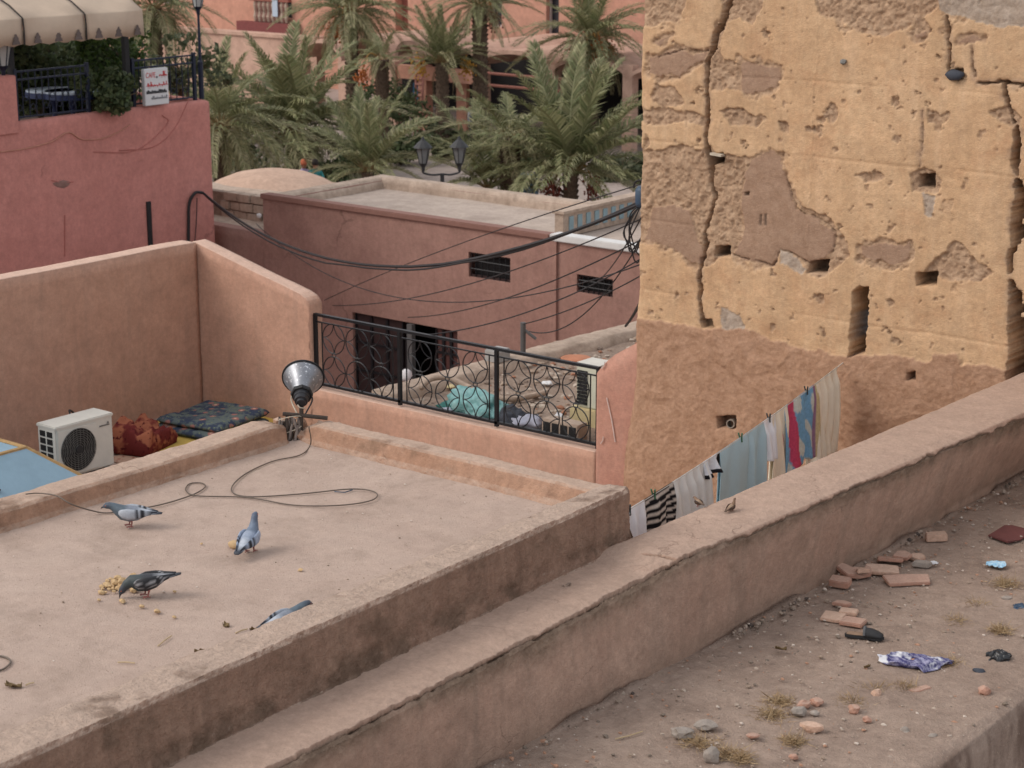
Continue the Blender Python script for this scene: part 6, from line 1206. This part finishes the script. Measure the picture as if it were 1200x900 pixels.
# small things in the tower's holes
sp2 = on(855, 497, 1, TY-.02); t = MB().lathe([(.035, 0), (.045, 0), (.045, .1), (.035, .1)], 14, (sp2[0], TY+.06, sp2[2]), (.2, -1, .1), caps=False).build('pipe_stub', 'cable_pale'); tag(t, 'broken pipe stub in the low tower hole', 'pipe')
st1 = on(1119, 88, 1, TY-.01); o = MB().blob(tuple(st1), (.085, .05, .05), 2, .15, 3).build('dark_stone', 'sack_blue', smooth=True); tag(o, 'dark rounded stone wedged in the tower wall', 'stone')
o = MB().blob(tuple(on(988, 72, 1, TY)), (.03, .03, .03), 1, .3, 5).build('grey_pebble', 'ac_grey'); tag(o, 'grey pebble stuck in the tower render', 'pebble')
o = MB().box(tuple(on(841, 181, 1, TY-.0)), (.13, .08, .022), Matrix.Rotation(.06, 3, 'Y')).build('wood_splint', 'twine'); tag(o, 'pale splint lying in the upper tower hole', 'splint')

# ================================================================== litter on the earth roof
plaster('brick_clay', srgb(178,126,104), srgb(190,144,122), stain=srgb(168,136,118), stain_amt=.8, dust=srgb(180,152,136), dust_amt=.6, big=6, med=22, fine=160, bump=.5, bdist=.006)
plaster('brick_pale', srgb(196,154,128), srgb(206,168,144), stain=srgb(176,140,118), dust=srgb(190,164,146), dust_amt=.5, big=6, med=22, fine=160, bump=.5, bdist=.006)
plaster('stone_grey', srgb(146,134,124), srgb(166,154,144), stain=srgb(130,118,108), big=6, med=20, fine=120, bump=.5, bdist=.006)
def shard(name, u, v, L, W, H, ang, mat, lab, cat, seed, tilt=0, poly_=None, z_off=0):
    p = on(u, v, 2, -.845); zz = dirtz(p[0], p[1]); rs = random.Random(seed)
    if poly_ is None: poly_ = [(-.5, -.5), (.1, -.5), (.5, -.48), (.5, .45), (.0, .5), (-.5, .5)]
    pl = [((x+rs.uniform(-.05, .05))*L, (y+rs.uniform(-.05, .05))*W) for x, y in poly_]; a = hA(ang+rs.uniform(-.35, .35)); R2 = Matrix.Rotation(a, 3, 'Z') @ Matrix.Rotation(tilt, 3, 'X') @ Matrix.Rotation(rs.uniform(-.05, .05), 3, 'Y')
    H = H*.75; m = MB().prism(pl, H, fn=lambda q: tuple(R2 @ Vector(q)+Vector((p[0], p[1], zz-.004+z_off+abs(math.sin(tilt))*W*.4)))); o = m.build(name, mat, bevel=min(.006, H*.2)); tag(o, lab, cat); return o
tri = [(-.5, -.4), (.3, -.5), (.5, .1), (.1, .5), (-.35, .35)]; arc = [(-.5, -.3), (-.2, -.5), (.2, -.45), (.5, -.2), (.45, .1), (.2, -.08), (-.1, .1), (-.2, .5), (-.5, .35)]
shard('broken_brick', 1097, 632, .16, .10, .075, -.15, 'brick_pale', 'pale whole brick lying against the wall foot apart from the pile', 'brick', 1)
shard('broken_brick', 984, 686, .15, .11, .07, -.45, 'brick_clay', 'half brick at the near end of the tile pile', 'brick', 2, .1)
shard('broken_tile', 1002, 672, .26, .24, .045, .5, 'brick_clay', 'large curved orange tile in the pile by the wall', 'tile', 3, .15, arc)
shard('broken_tile', 1011, 677, .12, .10, .04, .2, 'brick_pale', 'small pale shard leaning on the curved orange tile', 'tile', 4, -.2, tri, .03)
shard('broken_tile', 1033, 671, .26, .13, .035, -.25, 'brick_pale', 'long pale tile across the middle of the pile', 'tile', 5, .2)
shard('broken_tile', 1044, 659, .20, .17, .035, -.4, 'brick_clay', 'tilted orange tile at the back of the pile', 'tile', 6, -.25)
shard('broken_tile', 1058, 657, .14, .11, .035, -.1, 'brick_clay', 'thin tile stacked beside the tilted orange tile', 'tile', 7, .2, tri, .03)
shard('broken_tile', 1075, 655, .14, .12, .035, -.5, 'brick_pale', 'pointed shard at the far end of the pile', 'tile', 8, .1, tri)
shard('broken_tile', 1064, 682, .32, .16, .035, -.05, 'brick_clay', 'wide flat tile in front of the pile', 'tile', 9, .08)
shard('broken_tile', 1080, 663, .15, .09, .05, .0, 'stone_grey', 'greyish lump of brick next to the white scrap', 'brick', 10, 0, tri)
shard('broken_tile', 987, 709, .14, .08, .035, -.1, 'brick_clay', 'oval tile fragment between pile and paired tiles', 'tile', 11, 0, tri)
shard('broken_tile', 977, 724, .16, .16, .03, -.15, 'brick_pale', 'flat pale tile touching the paired tiles', 'tile', 12); shard('broken_tile', 995, 719, .13, .11, .035, -.2, 'brick_pale', 'upper one of the two tiles set side by side', 'tile', 13); shard('broken_tile', 1000, 731, .16, .13, .04, -.2, 'brick_clay', 'lower one of the two tiles behind the slipper', 'tile', 14)
shard('broken_tile', 1078, 808, .14, .055, .025, .35, 'brick_clay', 'thin orange sliver below the purple rag', 'tile', 15)
stn = [(942,829,.065,.045,.035,'brick_clay','rounded orange stone in the stone cluster'), (957,826,.05,.04,.035,'brick_clay','small orange stone touching the rounded one'), (936,838,.065,.05,.035,'stone_grey','grey flat stone in the stone cluster'), (955,838,.035,.03,.02,'stone_grey','tiny grey stone in the cluster'), (951,856,.085,.045,.035,'brick_pale','long pale stone below the cluster'), (1027,816,.04,.035,.045,'brick_pale','upright pale pebble in the dry grass'), (1001,835,.045,.035,.035,'brick_clay','reddish stone beside the dry grass'), (1016,846,.035,.03,.025,'brick_clay','red-brown pebble below the reddish stone'), (1153,814,.045,.045,.045,'brick_clay','round orange ball-like stone near the roof edge'), (827,854,.075,.055,.035,'stone_grey','pale grey flat stone in the straw'), (799,864,.085,.055,.04,'stone_grey','angular pale stone by the wall foot'), (833,893,.06,.045,.065,'stone_grey','upright pale stone at the straw edge'), (882,865,.05,.04,.02,'brick_clay','flat orange pebble right of the straw'), (930,890,.03,.025,.02,'brick_clay','small orange pebble near the front'), (1060,858,.035,.03,.03,'stone_grey','grey pebble on bare earth'), (1094,863,.04,.025,.015,'stone_grey','dark flat pebble near the roof edge'), (1147,788,.045,.03,.025,'sack_blue','black pebble-like lump by the black bag'), (1180,702,.05,.03,.02,'stone_grey','grey-blue shard near the dry weeds')]
for i, (u, v, a_, b_2, c_, m, lab) in enumerate(stn):
    p = on(u, v, 2, -.845); zz = dirtz(p[0], p[1]); R2 = Matrix.Rotation(hA(random.Random(i).uniform(-.5, .4)), 3, 'Z'); mb = MB().blob((0, 0, 0), (1, 1, 1), 2, 0); VV = np.array(mb.v); dsp = 1+.6*fbm(VV+i*3.3, 1.3, 3, .55); mb.v = [tuple(q) for q in VV*dsp[:, None]*np.array([a_, b_2, c_])*.85]; mb.v = [tuple(R2 @ Vector(q)+Vector((p[0], p[1], zz+c_*.6))) for q in mb.v]; o = mb.build('stone', m); tag(o, lab, 'stone')
# slipper
p = on(1013, 748, 2, -.845); zz = dirtz(p[0], p[1])+.006; a = hA(-.3); sl_ = thing('slipper', 'worn black slipper lying beside the paired tiles', 'slipper', (p[0], p[1], zz)); sl_.rotation_euler = (0, 0, a)
simple('shoe_black', srgb(46,46,48), .7, var=.3, scale=40); simple('shoe_insole', srgb(150,124,104), .9)
out = [(-.13, -.03), (-.135, .0), (-.12, .032), (-.06, .036), (0, .034), (.07, .046), (.115, .036), (.135, 0), (.115, -.036), (.07, -.044), (0, -.03), (-.06, -.034)]
MB().prism(out, .022).build('sole', 'shoe_black', sl_, local=True, bevel=.004); MB().prism([(x*.88-.004, y*.82) for x, y in out], .004, fn=lambda q: (q[0], q[1], q[2]+.0225)).build('insole', 'shoe_insole', sl_, local=True)
V = [];
for i in range(10):
    x = -.005+.13*i/9; wd_ = np.interp(x, [-.01, .07, .115, .135], [.038, .046, .036, .008]); h_ = np.interp(x, [-.01, .05, .1, .135], [.055, .05, .03, .006])
    for k in range(9): a_ = PI*k/8; V.append((x, wd_*math.cos(a_), .02+h_*math.sin(a_)))
mesh_obj('upper', V, gridF(10, 9), 'shoe_black', sl_, True, local=True, solid=.004)
V = [(-.125+.05*j/5 if False else -.135+.03*math.sin(PI*j/8), .034*math.cos(PI*j/8+0), .02+.0*k) for j in range(9) for k in range(2)]
simple('strap_grey', srgb(96,96,98), .7); MB().tube(smooth_path([(.0, -.038, .03), (.0, -.02, .07), (.0, .02, .07), (.0, .038, .03)], 4), .010, 6).build('strap', 'strap_grey', sl_, local=True)
# rags, bags, mat, mask
def rag(name, u, v, r, mat, seed, lab, cat, h=.35, ang=0, amp=.9):
    p = on(u, v, 2, -.845); zz = dirtz(p[0], p[1]); n = 40; ca, sa = math.cos(hA(ang)), math.sin(hA(ang)); g_ = np.linspace(-1, 1, n); x, y = np.meshgrid(g_, g_, indexing='ij')
    q = np.stack([x*1.2+seed, y*1.2, x*0+seed*.7], -1); e = fbm(q, 1.1, 3); e2 = fbm(q, 1.3, 2, .5, 8); rid = 1-np.abs(fbm(q*np.array([.8, 1.7, 1]), 1.15, 3, .45, 3))*2.6
    z = np.maximum(0, h*(1-.45*(x*x+y*y)*.8)*np.clip(rid, 0, 1)); X = x*(1-.28*y*y+.45*e)*r[0]; Y = (y*(1+.5*e2-.25*x*x)+.5*e)*r[1]
    V = np.stack([p[0]+X*ca-Y*sa, p[1]+X*sa+Y*ca, zz+.008+z*r[1]], -1).reshape(-1, 3)
    o = mesh_obj(name, V, gridF(n, n), mat, smooth=True, solid=.004); tag(o, lab, cat); return o
rag('purple_rag', 1072, 779, (.22, .10), 'purple', 3, 'crumpled purple and white rag on the bare earth', 'rag', .55, -.12); simple('bag_black', srgb(30,32,36), .35, var=.2, spec=.6)
rag('plastic_bag', 1170, 772, (.09, .07), 'bag_black', 6, 'crumpled black plastic bag near the roof edge', 'bag', .8, -.3); simple('paper_blue', srgb(196,214,222), .7, var=.05, c2=srgb(110,168,204), scale=14); rag('face_mask', 1167, 664, (.075, .055), 'paper_blue', 8, 'pale blue and white crumpled paper mask on the earth', 'mask', .35, -.2)
rag('paper_scrap', 1094, 662, (.03, .025), 'bag_white', 9, 'tiny white scrap at the end of the tile pile', 'scrap', .6); rag('blue_scrap', 1197, 712, (.06, .05), 'junction', 10, 'slate blue plastic scrap among the dry weeds', 'scrap', .3)
simple('mat_red', srgb(104,60,58), .8, var=.2, scale=10); pts = [on(u, v, 2, -.835) for u, v in ((1158,627),(1177,616),(1186,615),(1210,622),(1196,632),(1181,635))]
n_ = len(pts); V = [(q[0], q[1], -.836+.006*(i % 2)) for i, q in enumerate(pts)]+[(q[0], q[1], -.846) for q in pts]; o = mesh_obj('floor_mat', V, [tuple(range(n_)), tuple(range(2*n_-1, n_-1, -1))]+[(i, n_+i, n_+(i+1) % n_, (i+1) % n_) for i in range(n_)], 'mat_red'); tag(o, 'flat dark red mat scrap lying on the earth by the wall', 'mat')
curl('seed_pod', 915, 762, .09, 'dark brown dried pod on the earth', 91, 'leaf_dry', -.845); curl('seed_pod', 1016, 783, .06, 'small dried pod left of the purple rag', 92, 'leaf_dry', -.845)
o = MB().tube([on(721, 866, 2, -.84), on(738, 862, 2, -.835), on(753, 857, 2, -.838)], .004, 5).build('straw', 'straw'); tag(o, 'long pale straw at the foot of the boundary wall', 'straw')
# dry weeds
vcol('dry_grass', .9, .1)
wl = [(1120,728,.10,'tuft of dry weed on open earth'), (1143,708,.11,'spiky dry weed with a green scrap'), (1178,685,.12,'dry weed below the pale blue mask'), (1172,740,.09,'sparse dry weed above the black bag'), (1112,778,.10,'dry weed beside the purple rag'), (1028,808,.12,'dry grass around the upright pebble'), (1000,822,.10,'dry grass between the stones'), (915,822,.11,'dry straw tuft above the stone cluster'), (905,838,.12,'dry straw tuft left of the long pale stone'), (820,872,.13,'thick dry straw between the grey stones'), (852,885,.12,'flattened dry straw near the upright stone'), (870,890,.10,'dry straw beside the flat orange pebble'), (930,870,.08,'short dry straw below the long pale stone'), (1060,805,.08,'dry grass under the orange sliver')]
for i, (u, v, r, lab) in enumerate(wl):
    p = on(u, v, 2, -.845); zz = dirtz(p[0], p[1]); rs = random.Random(200+i); V = []; Fc = []; K = []
    for k in range(260):
        a = rs.uniform(0, 2*PI); d = min(abs(rs.gauss(0, r*.55)), r*1.1); b = np.array([p[0]+d*math.cos(a), p[1]+d*math.sin(a), zz]); L = rs.uniform(.04, .11); dr_ = np.array([rs.gauss(0, 1), rs.gauss(0, 1), rs.uniform(-.05, .7)]); dr_ /= np.linalg.norm(dr_); s_ = np.cross(dr_, [rs.gauss(0, 1), rs.gauss(0, 1), rs.gauss(0, 1)]); s_ /= np.linalg.norm(s_)+1e-9; k0 = len(V); V += [b-s_*.0022, b+s_*.0022, b+dr_*L*.6+s_*.0015, b+dr_*L]; Fc.append((k0, k0+1, k0+2, k0+3)); c = np.array(rs.choice([(.40, .28, .16), (.46, .34, .21), (.28, .20, .12), (.34, .23, .13)])); K += [c]*4
    o = mesh_obj('dry_weed', V, Fc, 'dry_grass', cols=K); tag(o, lab, 'weed', 'dry weeds on the earth roof')
# grit and pebbles
gr = MB(); rs = random.Random(77); gx = np.random.RandomState(4).uniform(0, 1, (5200, 2))*np.array([2.0, 8.8])+np.array([-6.66, 7.0]); GP = np.concatenate([gx, np.full((5200, 1), -.85)], 1)
gz = -.845+.022*fbm(GP, 1.4, 4)+.009*fbm(GP, 7, 4, .6); gn = fbm(np.concatenate([gx, np.full((5200, 1), 4.2)], 1), 1.3, 2)
for i in range(5200):
    x, y = gx[i]; near = math.exp(-abs(x+6.62)/.12); nz_ = gn[i]
    if rs.random() > .35+.5*max(0, nz_)+.6*near: continue
    s = rs.choice([.004, .005, .006, .008, .011, .016 if rs.random() < .3 else .006]); z = gz[i]; gr.blob((x, y, z+s*.3), (s*1.3, s, s*.75), 1, .3, i, col=rs.choice([(.42, .34, .28), (.30, .23, .18), (.52, .44, .38), (.38, .22, .15), (.2, .16, .13), (.36, .29, .24)]))
o = gr.build('gravel', 'stones'); o['kind'] = 'stuff'; tag(o, 'fine gravel and grit scattered over the earth roof', 'gravel')
rb = MB(); 
for i in range(150):
    y = rs.uniform(8.2, 15.6); pat = float(n1(np.array([y]), 1.6, 12)[0])
    if pat < -.1: continue
    s = rs.uniform(.006, .022); rb.blob((-6.64+rs.uniform(-.02, .06), y, -.85+s*.2), (s, s*1.2, s*.8), 1, .35, i, col=rs.choice([(.26, .2, .16), (.18, .14, .11), (.34, .27, .22), (.10, .08, .07)]))
o = rb.build('wall_foot_rubble', 'stones'); o['kind'] = 'stuff'; tag(o, 'crumbled plaster along the foot of the boundary wall', 'rubble')
